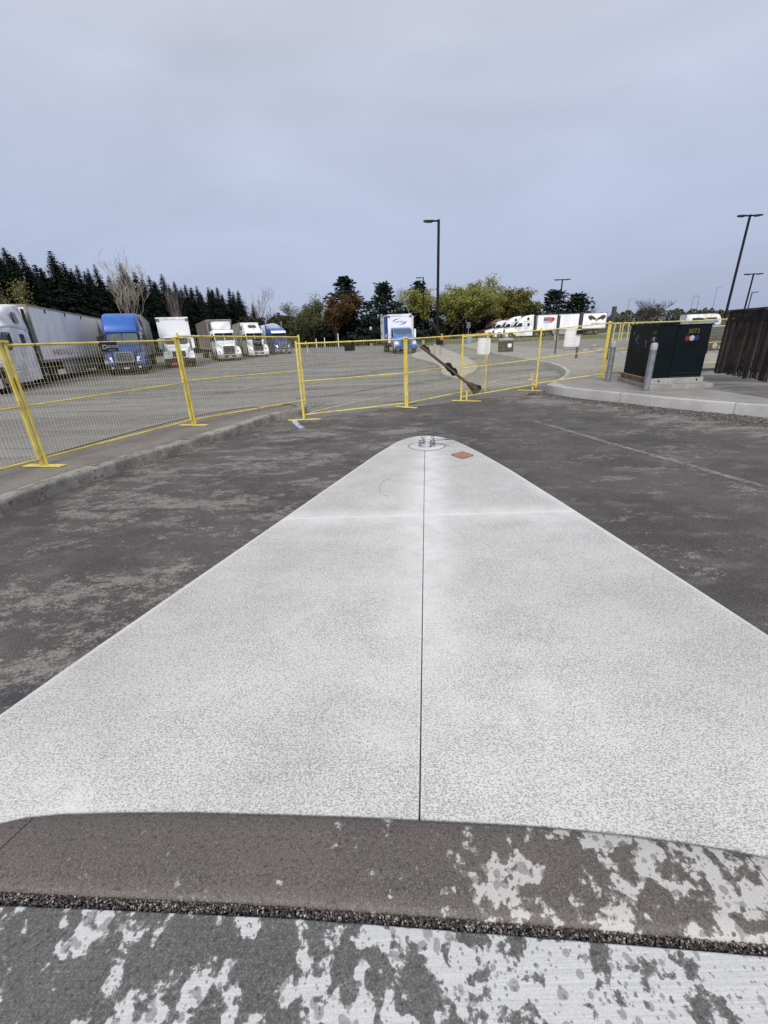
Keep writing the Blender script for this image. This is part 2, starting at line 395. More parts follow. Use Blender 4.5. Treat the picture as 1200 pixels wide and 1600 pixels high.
struct(bandm.build('kerb_band', M_BAND, smooth=True, angle=50))
# walk the photographer stands on
walk_top = [(-60, 1411), (0, 1414), (150, 1420), (300, 1427), (450, 1434), (600, 1445), (750, 1457), (900, 1469), (1050, 1481), (1200, 1494), (1280, 1501)]
wt_ = [gs(x, y) for x, y in walk_top]
struct(MB().prism([Vector((-3, -2.5)), Vector((3, -2.5)), Vector((3, wt_[-1].y))]+wt_[::-1]+[Vector((-3, wt_[0].y))], -.02, ZS, .006).build('walk', M_WALK, smooth=True, angle=50))
sheet('joint_bed', [(p.x, p.y+.02) for p in bb[::-1]]+[(p.x, p.y-.02) for p in wt_], ZS-.022, M_JOINT)
def pebbles(name, spots, mt, label, cat='gravel'):
    b = MB()
    for (x, y, z, r) in spots:
        k = len(b.v); n = 5; ph = rnd.uniform(0, 6); e = rnd.uniform(.6, 1.3)
        vs = [(x, y, z-r*.6)]+[(x+r*e*rnd.uniform(.75, 1.2)*cos(ph+2*pi*i/n), y+r/e*rnd.uniform(.75, 1.2)*sin(ph+2*pi*i/n), z+r*rnd.uniform(-.3, .3)) for i in range(n)]+[(x+rnd.uniform(-.3, .3)*r, y+rnd.uniform(-.3, .3)*r, z+r*.65)]
        b.add(vs, [(0, 1+(i+1) % n, 1+i) for i in range(n)]+[(n+1, 1+i, 1+(i+1) % n) for i in range(n)])
    o = b.build(name, mt); tag(o, label, cat, None, 'stuff'); return o
sp = []
for k in range(5200):
    x = rnd.uniform(-1.75, 1.6); y0 = at_x(wt_, x).y; y1 = at_x(bb, x).y; t = rnd.random()
    r = rnd.choice((.0022, .0028, .0035, .0045)); sp.append((x, y0+(y1-y0)*t*.98+.0003, ZS-.014+rnd.random()*.007, r))
pebbles('joint_gravel', sp, m_stone('gravel_mix', [(0, (.02, .018, .017)), (.45, (.05, .042, .038)), (.75, (.12, .10, .09)), (.97, (.40, .38, .36))]), 'fine dark gravel filling the joint between kerb band and walk')

# ---- left island with old kerb
isl_front = [(-130, 858), (0, 811), (80, 777), (160, 748), (240, 722), (300, 704), (360, 684), (410, 666), (440, 655)]
ifr = [g2(x, y) for x, y in isl_front]
back = [g2(x, y, .2) for x, y in ((447, 643), (440, 637), (425, 634.5), (400, 634), (370, 637), (330, 643), (280, 652.5), (200, 672), (100, 699), (0, 727), (-130, 766))]
e0, e1 = ifr[-1], Vector((ifr[-1].x-.30, ifr[-1].y+1.35)); ec = (e0+e1)/2; er = (e1-e0).length/2; ea = math.atan2((e0-ec).y, (e0-ec).x)
back = [p for p in back if p.y < e1.y-.1 and p.x < e1.x-.1]
outl = ifr+[ec+Vector((cos(ea+pi*k/10), sin(ea+pi*k/10)))*er for k in range(1, 11)]+back
i1 = MB(); i1.prism(outl, -.03, .2, .05); struct(i1.build('island', [M_OLD], smooth=True, angle=60))
# darker walking surface inside the kerb and the long joint behind the fence
def inset_line(line, d):
    o = []
    for i, p in enumerate(line):
        t = (line[min(i+1, len(line)-1)]-line[max(i-1, 0)]).normalized(); o.append(p+Vector((-t.y, t.x))*d)
    return o
ins = inset_line(ifr, .22); bin_ = inset_line(back[::-1], -.12)[::-1]
sheet('island_surface', ins+[ec+Vector((cos(ea+pi*k/10), sin(ea+pi*k/10)))*(er-.2) for k in range(2, 10)]+bin_, .2035, M_OLDTOP)
jl = MB(); pl = [(p.x, p.y, .206) for p in inset_line(back[::-1], -.30)[::-1]]
pl = [(ec.x+(er-.3)*cos(ea+pi*k/10), ec.y+(er-.3)*sin(ea+pi*k/10), .206) for k in range(4, 11)]+pl
jl.tube(pl, .012, 5); struct(jl.build('island_joint', M_JOINT))
for i in (3, 5):
    p = ifr[i]; t = (ifr[i+1]-ifr[i-1]).normalized(); nn = Vector((-t.y, t.x))
    struct(MB().bar((*(p+nn*.0), .02), (*(p+nn*.05), .204), .008, .012).bar((*(p+nn*.04), .2005), (*(p+nn*.25), .2005), .008, .008).build('kerb_joint', M_JOINT))
# tyre scuffs on the old kerb
# ---- right plaza with new kerb
ZP = .27
front = [(853, 601), (880, 605), (920, 609.5), (970, 614), (1030, 620), (1090, 625.5), (1150, 630), (1200, 633.5), (1330, 645)]
fr = [g2(x, y, ZP) for x, y in front]
leftk = [(722, 540), (745, 545), (768, 550), (795, 555), (822, 560), (845, 563.5), (862, 567), (876, 572.5), (885, 579), (882, 586), (870, 593.5), (858, 598.5)]
lk = [g2(x, y, ZP) for x, y in leftk]
rear = [g2(x, y, ZP) for x, y in ((1500, 560), (1100, 551), (930, 551), (800, 540), (745, 535))]
PL = smooth_loop([Vector(p) for p in lk]+[fr[0]], 1, False)
outer = PL+fr[1:]+[Vector((fr[-1].x, rear[0].y))]+rear
struct(MB().prism(outer, -.03, ZP, .02).build('plaza', M_KERB, smooth=True, angle=50))
li = inset_line(PL, .16); fi = inset_line(fr, .17)
sheet('plaza_surface', li[:-3]+fi[1:]+[Vector((fr[-1].x-.1, rear[0].y-.1))]+[r+Vector((0, -.2)) for r in rear], ZP+.004, M_PLAZA)
for i in (3, 6):
    t = (fr[i+1]-fr[i-1]).normalized(); nn = Vector((-t.y, t.x)); p = fr[i]
    struct(MB().bar((*(p-nn*.001), .0), (*(p-nn*.001), ZP), .007, .008, up=(*t, 0)).bar((*p, ZP+.0005), (*(p+nn*.3), ZP+.0055), .007, .006).build('plaza_joint', mat('joint_grey', (.12, .115, .11), .9)))
# loose crushed stone along the kerb
gp = []
gl = [g2(x, y) for x, y in ((822, 617), (850, 612), (880, 616.5), (920, 622), (970, 629), (1030, 637), (1090, 644), (1150, 650.5), (1200, 656), (1330, 672))]
for k in range(9500):
    s = rnd.random()**.8*(len(gl)-1.001); i = int(s); p = gl[i].lerp(gl[i+1], s-i); t = (gl[i+1]-gl[i]).normalized(); nn = Vector((t.y, -t.x))
    d = abs(rnd.gauss(0, .36)) * (0.5+.5*min(1, s)); d = min(d, .95)
    w = p+nn*(d+.02); gp.append((w.x, w.y, .012+max(0, .03*(1-d/.45)*rnd.random()), rnd.uniform(.007, .026)*(1-.4*d)))
pebbles('kerb_gravel', gp, m_stone('crushed_stone', [(0, (.035, .03, .028)), (.5, (.085, .073, .066)), (.85, (.14, .12, .11)), (1, (.24, .21, .19))]), 'loose brown crushed stone along the foot of the new kerb')
sheet('gravel_bed', [p+Vector((0, .05)) for p in gl]+[p+Vector((-.18, -.42)) for p in gl[::-1]], .008, m_conc('gravel_fines', (.075, .063, .056), (.105, .09, .08), (.04, .035, .03), .6, 3))
# ---- middle island on the lot
isl2 = [(638, 556), (660, 561.5), (682, 567), (690, 575), (688, 581.5), (697, 585.5), (712, 587), (728, 585.5), (740, 580.5), (748, 573), (744, 566), (730, 558), (710, 550), (690, 542.5), (676, 540), (655, 548)]
struct(MB().prism(smooth_loop([g2(x, y, .12) for x, y in isl2], 2), -.03, .12, .03).build('lot_island', M_ISLAND, smooth=True, angle=50))
# ---- terrace and verge at the far right, where the trucks stand a little higher
tb = MB()
tx0, tx1 = 12, 140
tb.add([(tx0-6, 84, .002), (tx1, 74, .002), (tx1, 79, .56), (tx0, 88, .56)], [(0, 1, 2, 3)])
struct(tb.build('verge', M_GRASS))
sheet('upper_lot', [(tx0, 88), (tx1, 79), (tx1, 140), (tx0, 140)], .56, M_LOT)
# ---- painted lines
def stripe(name, px, w, mt, z=.009, zz=0):
    pts = [g2(x, y, zz) for x, y in px]; b = MB(); L = inset_line(pts, w/2); R_ = inset_line(pts, -w/2); n = len(pts)
    b.add([(p.x, p.y, z) for p in L+R_], [(i, i+1, n+i+1, n+i) for i in range(n-1)]); o = b.build(name, mt)
    for q in o.data.polygons:
        if q.normal.z < 0: o.data.flip_normals(); break
    return struct(o)
stripe('lot_line', [(470, 651), (500, 641), (545, 631), (600, 620), (633, 612.5), (673, 602.5), (700, 597), (740, 591.5), (790, 588)], .10, M_YELPAINT)
stripe('lot_line', [(758, 600), (780, 594.5), (806, 589), (840, 584.5), (874, 580)], .10, M_WHITEPAINT)
stripe('lot_line', [(745, 605), (800, 600.5), (858, 594)], .10, M_WHITEPAINT)
stripe('lot_line', [(478, 640), (490, 635), (505, 629.5)], .16, M_FAINT)
stripe('faded_stripe', [(836, 659), (880, 671), (960, 695), (1060, 723), (1200, 763), (1260, 780)], .12, M_FAINT, .008)
stripe('blue_mark', [(459, 656.5), (463, 662.5), (469, 667.5), (474, 670)], .13, M_BLUEDUST, .008)
stripe('paint_mark', [(811, 618), (805, 624), (800, 630)], .16, m_marking('tan_mark', (.42, .30, .16), (.1, .09, .08), .4), .008)
for x, y, dx in ((843, 549, 9), (862, 547, 8), (880, 551, 8), (911, 552, 6), (932, 551.5, 7), (885, 545, 7), (972, 551, 6), (914, 549, 4), (818, 549, 8), (835, 545, 6), (925, 540, 6), (1000, 545, 8)):
    stripe('stall_mark', [(x, y), (x+dx, y-1.4)], .45, M_WHITEPAINT, ZP+.009 if y > 551 else .012, 0)
sx = [(300, 579), (360, 572), (420, 563), (470, 556), (520, 549), (570, 541)]
M_TAR = m_marking('tar_seam', (.035, .035, .037), (.13, .125, .12), .45)
for off in ((0, 0), (90, 6), (-40, 22), (160, 45), (20, 38), (-220, 30), (210, 12)):
    stripe('tar_seam', [(x+off[0]+rnd.uniform(-6, 6), y+off[1]+rnd.uniform(-1.2, 1.2)) for x, y in sx], .16, M_TAR, .006)
# ------------------------------------------------------------------ temporary fencing
YEL = mat('yellow_powder_coat', (.74, .62, .12), .42, 0, .3, 4, .5, (.54, .40, .07))
WIRE = mat('mesh_wire', (.70, .64, .37), .5, .2, .3, 6)
BLACKP = mat('black_plastic', (.012, .012, .014), .45, 0, .3)
WHITEP = mat('white_board', (.80, .81, .84), .5, 0, .08, 2)
WLET = mat('white_lettering', (.62, .62, .64), .5, 0, .1)
def panel(base0, base1, h, zb, label, parts_gap=.0, midf=.5, legs=True, z1=None):
    """wire fence panel between two ground points; frame, mesh wires and ties"""
    p0, p1 = Vector((base0[0], base0[1], 0)), Vector((base1[0], base1[1], 0)); d = (p1-p0); L = d.length; a = math.atan2(d.y, d.x)
    t = thing('wire_fence', label, 'fence', (p0.x, p0.y, zb), a, 'yellow temporary fence panels')
    dz = 0 if z1 is None else z1-zb
    r = .019; f = MB()
    Z = lambda x, z: z+dz*x/L
    f.box(-.019, .019, -.019, .019, .0, h, 0, .004); 
    f.loft([[(L-.019, -.019, dz), (L+.019, -.019, dz), (L+.019, .019, dz), (L-.019, .019, dz)], [(L-.019, -.019, h+dz), (L+.019, -.019, h+dz), (L+.019, .019, h+dz), (L-.019, .019, h+dz)]])
    zt = h-.06; zbt = .11
    for z, rr_ in ((zt, .017), (zbt, .015), (h*midf, .013)):
        f.tube([(.0, 0, Z(0, z)), (L, 0, Z(L, z))], rr_, 8)
    f.build('frame', YEL, t, True, 40)
    w = MB(); nv = int(L/.05); nh = int((zt-zbt)/.105)
    for i in range(1, nv):
        x = L*i/nv; w.tube([(x, -.008+rnd.uniform(-.003, .003), Z(x, zbt)), (x, -.008, Z(x, zt))], .0019, 3, caps=False)
    for i in range(1, nh):
        z = zbt+(zt-zbt)*i/nh; w.tube([(0, -.012, Z(0, z)), (L*.5, -.012, Z(L/2, z)+rnd.uniform(-.004, .004)), (L, -.012, Z(L, z))], .0019, 3, caps=False)
    w.build('wire_mesh', WIRE, t)
    for k in range(rnd.choice((2, 3))):
        ties = MB()
        x = L*(.15+.35*k)+rnd.uniform(-.1, .1); zz = rnd.choice((zt, zbt, zt)); z = Z(x, zz)
        ties.tube([(x, -.02, z+.02), (x+.004, -.024, z-.01), (x+rnd.uniform(-.03, .03), -.05, z-.10)], .004, 4)
        ties.build('wire_tie', BLACKP, t)
    return t, L, a
def foot(p, ang, z, label, L=.66):
    t = thing('fence_stand', label, 'fence foot', (p[0], p[1], z), ang, 'yellow fence stands')
    MB().box(-L/2, L/2, -.065, .065, .001, .012, 0, .003).build('base_plate', YEL, t)
    MB().tube([(0, -.032, .01), (0, -.032, .26)], .013, 8).tube([(0, .032, .01), (0, .032, .26)], .013, 8).build('pin', YEL, t)
    return t
def clampo(p, ang, z, label):
    t = thing('fence_clamp', label, 'clamp', (p[0], p[1], z), ang, 'clamps joining the fence panels')
    MB().box(-.085, .085, -.028, .028, -.018, .018, 0, .006).build('clamp_body', YEL, t)
    MB().tube([(0, -.05, 0), (0, .05, 0)], .009, 6).build('bolt', mat('zinc', (.35, .35, .36), .4, .8), t)
    return t
HF = 1.86
pA = G(70, 728, .206); pB = G(303, 664.5, .206); pC = G(478, 638, .0); pC3 = G(475, 656, 0); pD = G(635, 637, 0); pE = G(720, 627, 0); pE2 = G(757.5, 613.5, 0); pF = G(834, 611, 0); pG6 = G(837, 606, .1); pH = G(940.5, 590, ZP)
def off(a, b, d): v = (b-a).normalized(); return a+v*d
dirAB = (pB-pA).normalized(); p0 = pA-dirAB*3.02
panel(p0, off(pA, pB, -.035), HF-.1, .215, 'yellow wire fence panel cut off by the left edge of the picture')
panel(off(pA, pB, .035), off(pB, pA, .035), HF-.1, .215, 'yellow wire fence on the old island before the white and bright blue trucks')
panel(off(pB, pC, .035), pC+Vector((0, 0, 0)), HF-.02, .215, 'yellow wire fence in front of the white box truck, over the island tip', z1=.12)
panel(pC3, off(pD, pC3, .03), 1.80, .012, 'yellow wire fence on the asphalt carrying a small black plate')
panel(off(pD, pE, .03), pE2, 1.80, .012, 'yellow wire fence that the torn dark wrap leans on', z1=.06)
panel(pE, pF+Vector((.06, .02, 0)), 1.80, .012, 'yellow wire fence panel with the white board nearest the torn wrap', z1=.10)
panel(pG6, off(pH, pG6, .035), HF-.10, .13, 'yellow wire fence with white board and small plate before the white trailer', z1=ZP+.01)
pI = V(1101, 500, 17.5); pI.z = 0
panel(off(pH, pI, .035), pI, HF-.12, ZP+.01, 'yellow wire fence panel running behind the dark green transformer')
pJ = V(1150, 500, 18.3); pJ.z = 0
panel(off(pI, pJ, .06), pJ, HF-.10, ZP+.01, 'yellow wire fence panel between transformer and wooden enclosure')
perp = lambda a, b: math.atan2((b-a).y, (b-a).x)+pi/2
foot(pA, perp(pA, pB)+.18, .2075, 'yellow flat steel fence foot on the old island, nearest the camera')
foot(pB, perp(pA, pB)+.1, .2075, 'yellow flat steel fence foot on the old island, second along')
foot(pC3+Vector((.02, -.03, 0)), .02, .008, 'pale yellow fence foot on asphalt beside the blue chalk mark', .8)
foot(pD, -.62+pi, .008, 'pale yellow fence foot under the paired middle posts')
foot(pE+Vector((.16, -.04, 0)), -.42, .008, 'pale yellow fence foot at the lower end of the torn dark wrap', .85)
foot(pF+Vector((-.05, 0, 0)), -.62, .010, 'pale yellow fence foot beside the crushed stone', .95)
foot(pH, perp(pG6, pH)-.25, ZP+.006, 'yellow fence foot on the plaza beside the far bollard')
foot(G(820+11, 594, ZP), perp(pG6, pH), ZP+.006, 'small yellow fence foot lying on the rounded plaza kerb', .5)
for p, q, z, l in ((pA, pB, .215+HF-.12, 'yellow clamp joining the two leaning posts at the far left'), (pB, pC, .215+HF-.11, 'yellow clamp capping the posts in front of the white box truck'), (pD, pE, 1.78, 'yellow clamp on the paired middle posts in front of the blue delivery truck'), (pH, pI, ZP+HF-.15, 'yellow clamp on the posts beside the far bollard'), (pI, pJ, ZP+HF-.10, 'yellow clamp seen above the transformer roof')):
    clampo(p, math.atan2((q-p).y, (q-p).x), z, l)
# yellow hooks hanging over the top rail
def hook(p, z, label):
    t = MB().tube([(0, -.03, -.02), (0, -.03, .03), (0, .02, .035), (.01, .03, 0), (.03, .03, -.2)], .014, 6).build('rail_hook', YEL); t.location = (p.x, p.y, z); tag(t, label, 'hook', 'hooks over the fence rail')
hk = off(pC3, pD, .24); hook(hk, 1.75, 'yellow hook over the rail near the low corner post')
hk = off(pD, pC3, .36); hook(hk, 1.75, 'yellow hook over the rail in front of the blue delivery truck')
# identification plates and white boards hung on the mesh
def plate(a, b, frac, z, label, w=.30, h=.13, writing=None, side=-.03, tilt=0):
    d = b-a; p = a+d*frac; ang = math.atan2(d.y, d.x)
    t = thing('identification_plate', label, 'plate', (p.x, p.y, z), ang, 'small black plates wired to the fence')
    MB().box(-w/2, w/2, side-.004, side+.004, -h/2, h/2, 0, .002).build('plate_body', BLACKP, t)
    for s in (-1, 1): MB().tube([(s*w*.4, side, h/2-.01), (s*w*.42, side-.004, h/2+.06)], .003, 4).build('tie', BLACKP, t)
    if writing:
        q = MB(); x0 = -w*.40
        q.box(x0, x0+h*.42, side-.0065, side-.0045, -h*.22, h*.22); q.build('emblem', WLET, t)
        MB().box(x0+h*.08, x0+h*.34, side-.008, side-.0065, -h*.14, h*.14).build('emblem_inlay', BLACKP, t)
        text('lettering', writing, h*.40, WLET, t, (w*.10, side-.0055, .0), (pi/2, 0, 0), .001, 0, 1.0)
        MB().box(-w*.12, w*.34, side-.0065, side-.0045, -h*.36, -h*.32).build('underline', WLET, t)
    return t
plate(pA, pB, .505, 1.845, 'black plate with pale lettering wired to the fence in front of the blue truck', .32, .15, 'MODULOC')
plate(pB, pC, .58, 1.83, 'black plate wired to the fence in front of the second white tractor', .30, .13, 'MODULOC')
plate(pC3, pD, .455, 1.605, 'black plate wired to the fence with open asphalt behind it', .27, .13)
plate(pD, pE2, .36, 1.625, 'black plate on the fence just right of the tall lamp pole base', .28, .13)
def board(a, b, frac, z, w, h, label, rot=0, side=-.035):
    d = b-a; p = a+d*frac; ang = math.atan2(d.y, d.x)
    t = thing('white_board', label, 'sign board', (p.x, p.y, z), ang, 'white boards on the fence')
    b_ = MB(); n = 8
    for i in range(n):
        x0 = -w/2+w*i/n; x1 = x0+w/n; y0 = side+.012*sin(i*1.1); y1 = side+.012*sin((i+1)*1.1)
        b_.loft([[(x0, y0-.003, -h/2), (x0, y0+.003, -h/2), (x0, y0+.003, h/2), (x0, y0-.003, h/2)], [(x1, y1-.003, -h/2), (x1, y1+.003, -h/2), (x1, y1+.003, h/2), (x1, y1-.003, h/2)]], caps=(i in (0, n-1)))
    o = b_.build('board', WHITEP, t); o.rotation_euler = (0, rot, 0)
    for sx_ in (-1, 1):
        for sz in (-1, 1): MB().box(sx_*w*.46-.012, sx_*w*.46+.012, side-.014, side-.004, sz*h*.45-.008, sz*h*.45+.008).build('tie', BLACKP, t)
    return t
board(pE, pF, .27, 1.47, .50, .44, 'blank white board hung crooked on the fence near the slatted waste bin', .03, .03)
board(pG6, pH, .47, 1.57, .60, .52, 'blank white board on the fence in front of the parked white trailer', .02, .03)
plate(pG6, pH, .55, 1.74, 'black plate over the corner of the white board before the trailer', .24, .12, None, -.03)

# torn dark wrap with a brown pole leaning on the fence
ua = off(pD, pE2, .33); ua = V(657, 541, (ua.y)-.10); lb = V(741, 607, pE2.y-1.45)
t = thing('leaning_pole', 'brown pole with torn black wrap leaning slantwise on the fence', 'pole', (0, 0, 0))
MB().bar(ua+Vector((0, -.03, 0)), lb+Vector((0, -.03, 0)), .075, .05, 0).build('pole', mat('brown_wood', (.12, .08, .066), .8, 0, .35, 5), t)
dd = lb-ua; side = dd.cross(Vector((0, 1, 0))).normalized(); side = -side if side.z < 0 else side
CLOTH = mat('black_cloth', (.010, .009, .008), .9, 0, .4, 9)
def rag(t0, t1, prof_u, prof_l):
    n = len(prof_u); secs = []
    for i in range(n):
        c = ua+dd*(t0+(t1-t0)*i/(n-1)); y = Vector((0, .03, 0))
        secs.append([c+side*prof_u[i]*.85+y, c+side*prof_u[i]*.35+y*1.9, c-side*prof_l[i]*.8+y*1.3, c-side*prof_l[i]*.5+y*.4])
    MB().loft(secs).build('wrap', CLOTH, t)
rag(.0, .20, [.02, .09, .12, .10, .13, .09, .07, .03, .02], [.02]*9)
rag(.40, .68, [.02, .12, .17, .15, .11, .14, .13, .08, .02], [.03, .05, .06, .09, .08, .10, .12, .05, .03])
rag(.86, 1.10, [.05, .09, .12, .14, .17, .21, .16], [.05, .07, .11, .13, .16, .18, .02])

# ------------------------------------------------------------------ bollards
GALV = mat('galvanised_steel', (.23, .25, .27), .45, .35, .35, 5)
def bollard(p, h, r, label):
    t = thing('bollard', label, 'bollard', (p.x, p.y, ZP+.004), 0, 'grey steel bollards by the transformer')
    MB().lathe([(r, 0), (r, h-.16)], 24).build('post', GALV, t, True)
    MB().lathe([(r+.001, h-.158), (r+.001, h-.05), (r*.93, h-.02), (r*.7, h), (.004, h+.008)], 24).build('cap', mat('cap_concrete', (.34, .35, .36), .8, 0, .25, 9), t, True, 60)
    return t
bollard(G(1008.5, 611, ZP), 1.17, .080, 'grey round steel bollard in front of the transformer corner, nearest the kerb')
bollard(G(949.5, 596, ZP), 1.17, .080, 'grey round steel bollard beside the fence posts, farther back')

# ------------------------------------------------------------------ transformer cabinet on its plinth
TG = simple('transformer_green', (.0022, .0065, .008), .55, 0, .4, 2.5, .12, (.0012, .003, .0045))
zt0 = ZP+.25
c0 = G(1015, 592.5, zt0); cR = G(1094, 589.5, zt0); cL = G(974, 582.5, zt0)
xr = (cR-c0); wR = xr.length; ax = math.atan2(xr.y, xr.x); wL = max(1.25, (cL-c0).length)
t = thing('transformer', 'dark green electrical transformer cabinet on a stepped concrete plinth', 'transformer', (c0.x, c0.y, ZP+.004), ax)
lv = cL-c0; ly = (-sin(ax)*lv.x+cos(ax)*lv.y); lx = (cos(ax)*lv.x+sin(ax)*lv.y)   # far-left corner in local axes
HT = 1.39; D = ly
sh = lx/ly*1.0
def sk(x, y): return (x+sh*y, y)       # plan skew so that both visible faces run as seen
def sprism(mb, x0, x1, y0, y1, z0, z1, mi=0):
    P4 = [sk(x0, y0), sk(x1, y0), sk(x1, y1), sk(x0, y1)]
    return mb.prism(P4, z0, z1, .008, mi)
sprism(MB(), 0, wR, 0, D, .262, .25+HT-.06).build('cabinet', TG, t, True, 40)
mb = MB(); sprism(mb, -.02, wR*.36, -.03, D+.02, .25+HT-.058, .25+HT-.006); mb.build('lid', TG, t, True, 40)
mb = MB(); P4 = [sk(wR*.36+.006, -.04), sk(wR+.10, -.04), sk(wR+.10, D+.02), sk(wR*.36+.006, D+.02)]; mb.prism(P4, .25+HT-.055, .25+HT+.008, .008); mb.build('lid', mat('lid_sky_lit', (.20, .24, .25), .35, 0, .5, 3, .5, (.10, .13, .13)), t, True, 40)  # right lid coloured paler to imitate sky light along its top edge
mb = MB(); sprism(mb, wR*.36, wR*.37, -.012, .0, .30, .25+HT-.07); mb.build('door_seam', TG, t)
mb = MB(); mb.box(wR+.0, wR+.07, .05, .16, .25+HT*.42, .25+HT*.56, 0, .01); mb.build('padlock_box', TG, t)
mb = MB(); mb.box(wR*.40, wR-.04, -.006, -.001, .275, .29); mb.box(wR*.40, wR-.04, -.006, -.001, .25+HT*.09, .25+HT*.095); mb.build('door_trim', mat('trim_dark', (.02, .035, .037), .35), t)
DEC_R, DEC_W, DEC_B, DEC_Y = mat('decal_red', (.13, .010, .014), .6), mat('decal_white', (.38, .38, .41), .6), mat('decal_blue', (.008, .010, .085), .6), mat('decal_yellow', (.17, .12, .015), .6, 0, .5, 30)
def disc(name, mt, c, r, rot, parent, d=.003):
    o = MB().lathe([(r, -d), (r, d)], 20).build(name, mt, parent); o.location = c; o.rotation_euler = rot; return o
zz = .25+HT-.40
for k, (mm, dx) in enumerate(((DEC_R, -.115), (DEC_W, 0), (DEC_B, .12))): disc('sticker', mm, (wR*.66+dx, -.003-k*.001, zz), .066, (pi/2, 0, 0), t)
text('number', '3073', .15, DEC_Y, t, (wR*.67, -.004, zz+.165), (pi/2, 0, 0), .001)
fy = lambda y: (sh*y-.004, y)
la = math.atan2(1, sh)              # direction of the left face in plan
for mm, y in ((DEC_B, .10), (DEC_W, .20), (DEC_R, .32)):
    x_, y_ = fy(y); disc('sticker', mm, (x_, y_, zz-.0), .06, (pi/2, 0, la+pi), t)
text('number', '3073', .13, DEC_Y, t, (*fy(.20), zz+.15), (pi/2, 0, la+pi), .001)
for k, (y, z, w_, h_) in enumerate(((.95, 1.30, .05, .09), (1.02, 1.22, .05, .12), (.90, 1.12, .05, .06), (.50, 1.16, .06, .10), (.48, 1.06, .05, .08), (1.20, 1.38, .05, .10), (1.24, 1.68, .09, .12))):
    y = y*D/1.45; x_, y_ = fy(y); u = Vector((cos(la), sin(la), 0)); c_ = Vector((x_, y_, z))-Vector((.002, 0, 0))
    MB().add([c_-u*w_/2+Vector((0, 0, -h_/2)), c_+u*w_/2+Vector((0, 0, -h_/2+.02)), c_+u*w_/2+Vector((0, 0, h_/2)), c_-u*w_/2+Vector((0, 0, h_/2-.01))], [(0, 1, 2, 3)]).build('label_remnant', mat('label_remnant', (.22, .25, .26), .6, 0, .5, 30), t)
mb = MB(); sprism(mb, -.03, wR+.08, -.02, D+.08, .11, .26); mb.build('upper_plinth', m_conc('plinth_concrete', (.24, .235, .225), (.31, .305, .295), (.16, .12, .09), .5, 2), t, True, 40)
mb = MB(); sprism(mb, -.10, wR+.26, -.24, D+.14, -.004, .108); mb.build('lower_plinth', MATS.get('x') or m_conc('plinth_concrete_low', (.22, .21, .20), (.29, .28, .27), (.13, .11, .09), .45, 2), t, True, 40)
for fx in (.18, .93):
    MB().tube([(wR*fx, -.0225, .19), (wR*fx, -.01, .19)], .028, 10).build('plinth_hole', M_JOINT, t)
mb = MB(); u = Vector((cos(la), sin(la), 0)); x_, y_ = fy(0)
mb.prism([sk(-.045, -.01), sk(-.034, -.01), sk(-.034, D+.08), sk(-.045, D+.08)], .13, .25, .003); mb.build('plinth_form_board', mat('rusty_wood', (.20, .12, .055), .8, 0, .5, 4, .3, (.10, .06, .035)), t)

# ------------------------------------------------------------------ wooden enclosure
WOOD = simple('weathered_boards', (.034, .027, .026), .85, 0, .55, 1.6, .2, (.012, .010, .011))
WOOD2 = simple('brown_board', (.058, .041, .033), .85, 0, .5, 2.2, .2, (.02, .015, .013))
WOOD3 = simple('grey_board', (.085, .077, .074), .85, 0, .45, 2.0, .2, (.05, .042, .04))
w0 = G(1115, 584, ZP); w1 = G(1203, 600, ZP); wd = (w1-w0); wa = math.atan2(wd.y, wd.x); WL = 3.4
t = thing('wooden_enclosure', 'dark weathered board enclosure with a lattice top at the right edge', 'fence', (w0.x, w0.y, ZP), wa)
k = 0; x = 0; WH = V(1140, 486, w0.y).z-ZP
while x < WL:
    w_ = rnd.uniform(.078, .098); z0 = rnd.uniform(.03, .08); tilt = rnd.uniform(-.012, .012)
    b = MB(); b.loft([[(x+tilt, -.01, z0), (x+w_+tilt, -.01, z0), (x+w_+tilt, .01, z0), (x+tilt, .01, z0)], [(x, -.01, WH-.33), (x+w_, -.01, WH-.33), (x+w_, .01, WH-.33), (x, .01, WH-.33)]])
    b.build('board', rnd.choice((WOOD, WOOD3, WOOD2, WOOD3)), t); x += w_+rnd.choice((.02, .035, .05, .07)); k += 1
b = MB()
for z in (.30, WH-.42): b.box(0, WL, .011, .05, z-.045, z+.045)
b.build('rail', WOOD3, t)
MB().box(-.02, WL, -.035, .06, WH-.01, WH+.03, 0, .005).build('cap_rail', WOOD3, t); MB().box(0, WL, -.02, .03, WH-.33, WH-.27, 0, .004).build('lattice_rail', WOOD, t)
for x in (-.05, 1.65, WL): MB().box(x-.045, x+.045, .06, .15, 0, WH-.005, 0, .006).build('post', WOOD, t)
b = MB(); n = 44
for s in (-1, 1):
    for i in range(-4, n):
        x0 = i*WL/n; x1 = x0+.26*s
        if s < 0: x0, x1 = x0+.26, x0
        if min(x0, x1) < 0 or max(x0, x1) > WL: continue
        b.bar((x0, .004*s, WH-.27), (x1, .004*s, WH-.012), .028, .006, up=(0, 1, 0))
b.build('lattice', WOOD, t)
# board backing seen through the gaps
t2 = thing('enclosure_side', 'dark board side of the enclosure returning away behind its front', 'fence', (w0.x, w0.y, ZP), wa+rad(62))
x = .2
while x < 2.6:
    w_ = rnd.uniform(.09, .12); MB().box(x, x+w_, -.01, .01, .05, WH-.05).build('board', rnd.choice((WOOD, WOOD2)), t2); x += w_+.015
MB().box(.1, 2.7, .012, .05, .35, .44).build('rail', WOOD, t2); MB().box(.1, 2.7, -.04, .05, WH-.045, WH-.005).build('cap_rail', WOOD, t2)

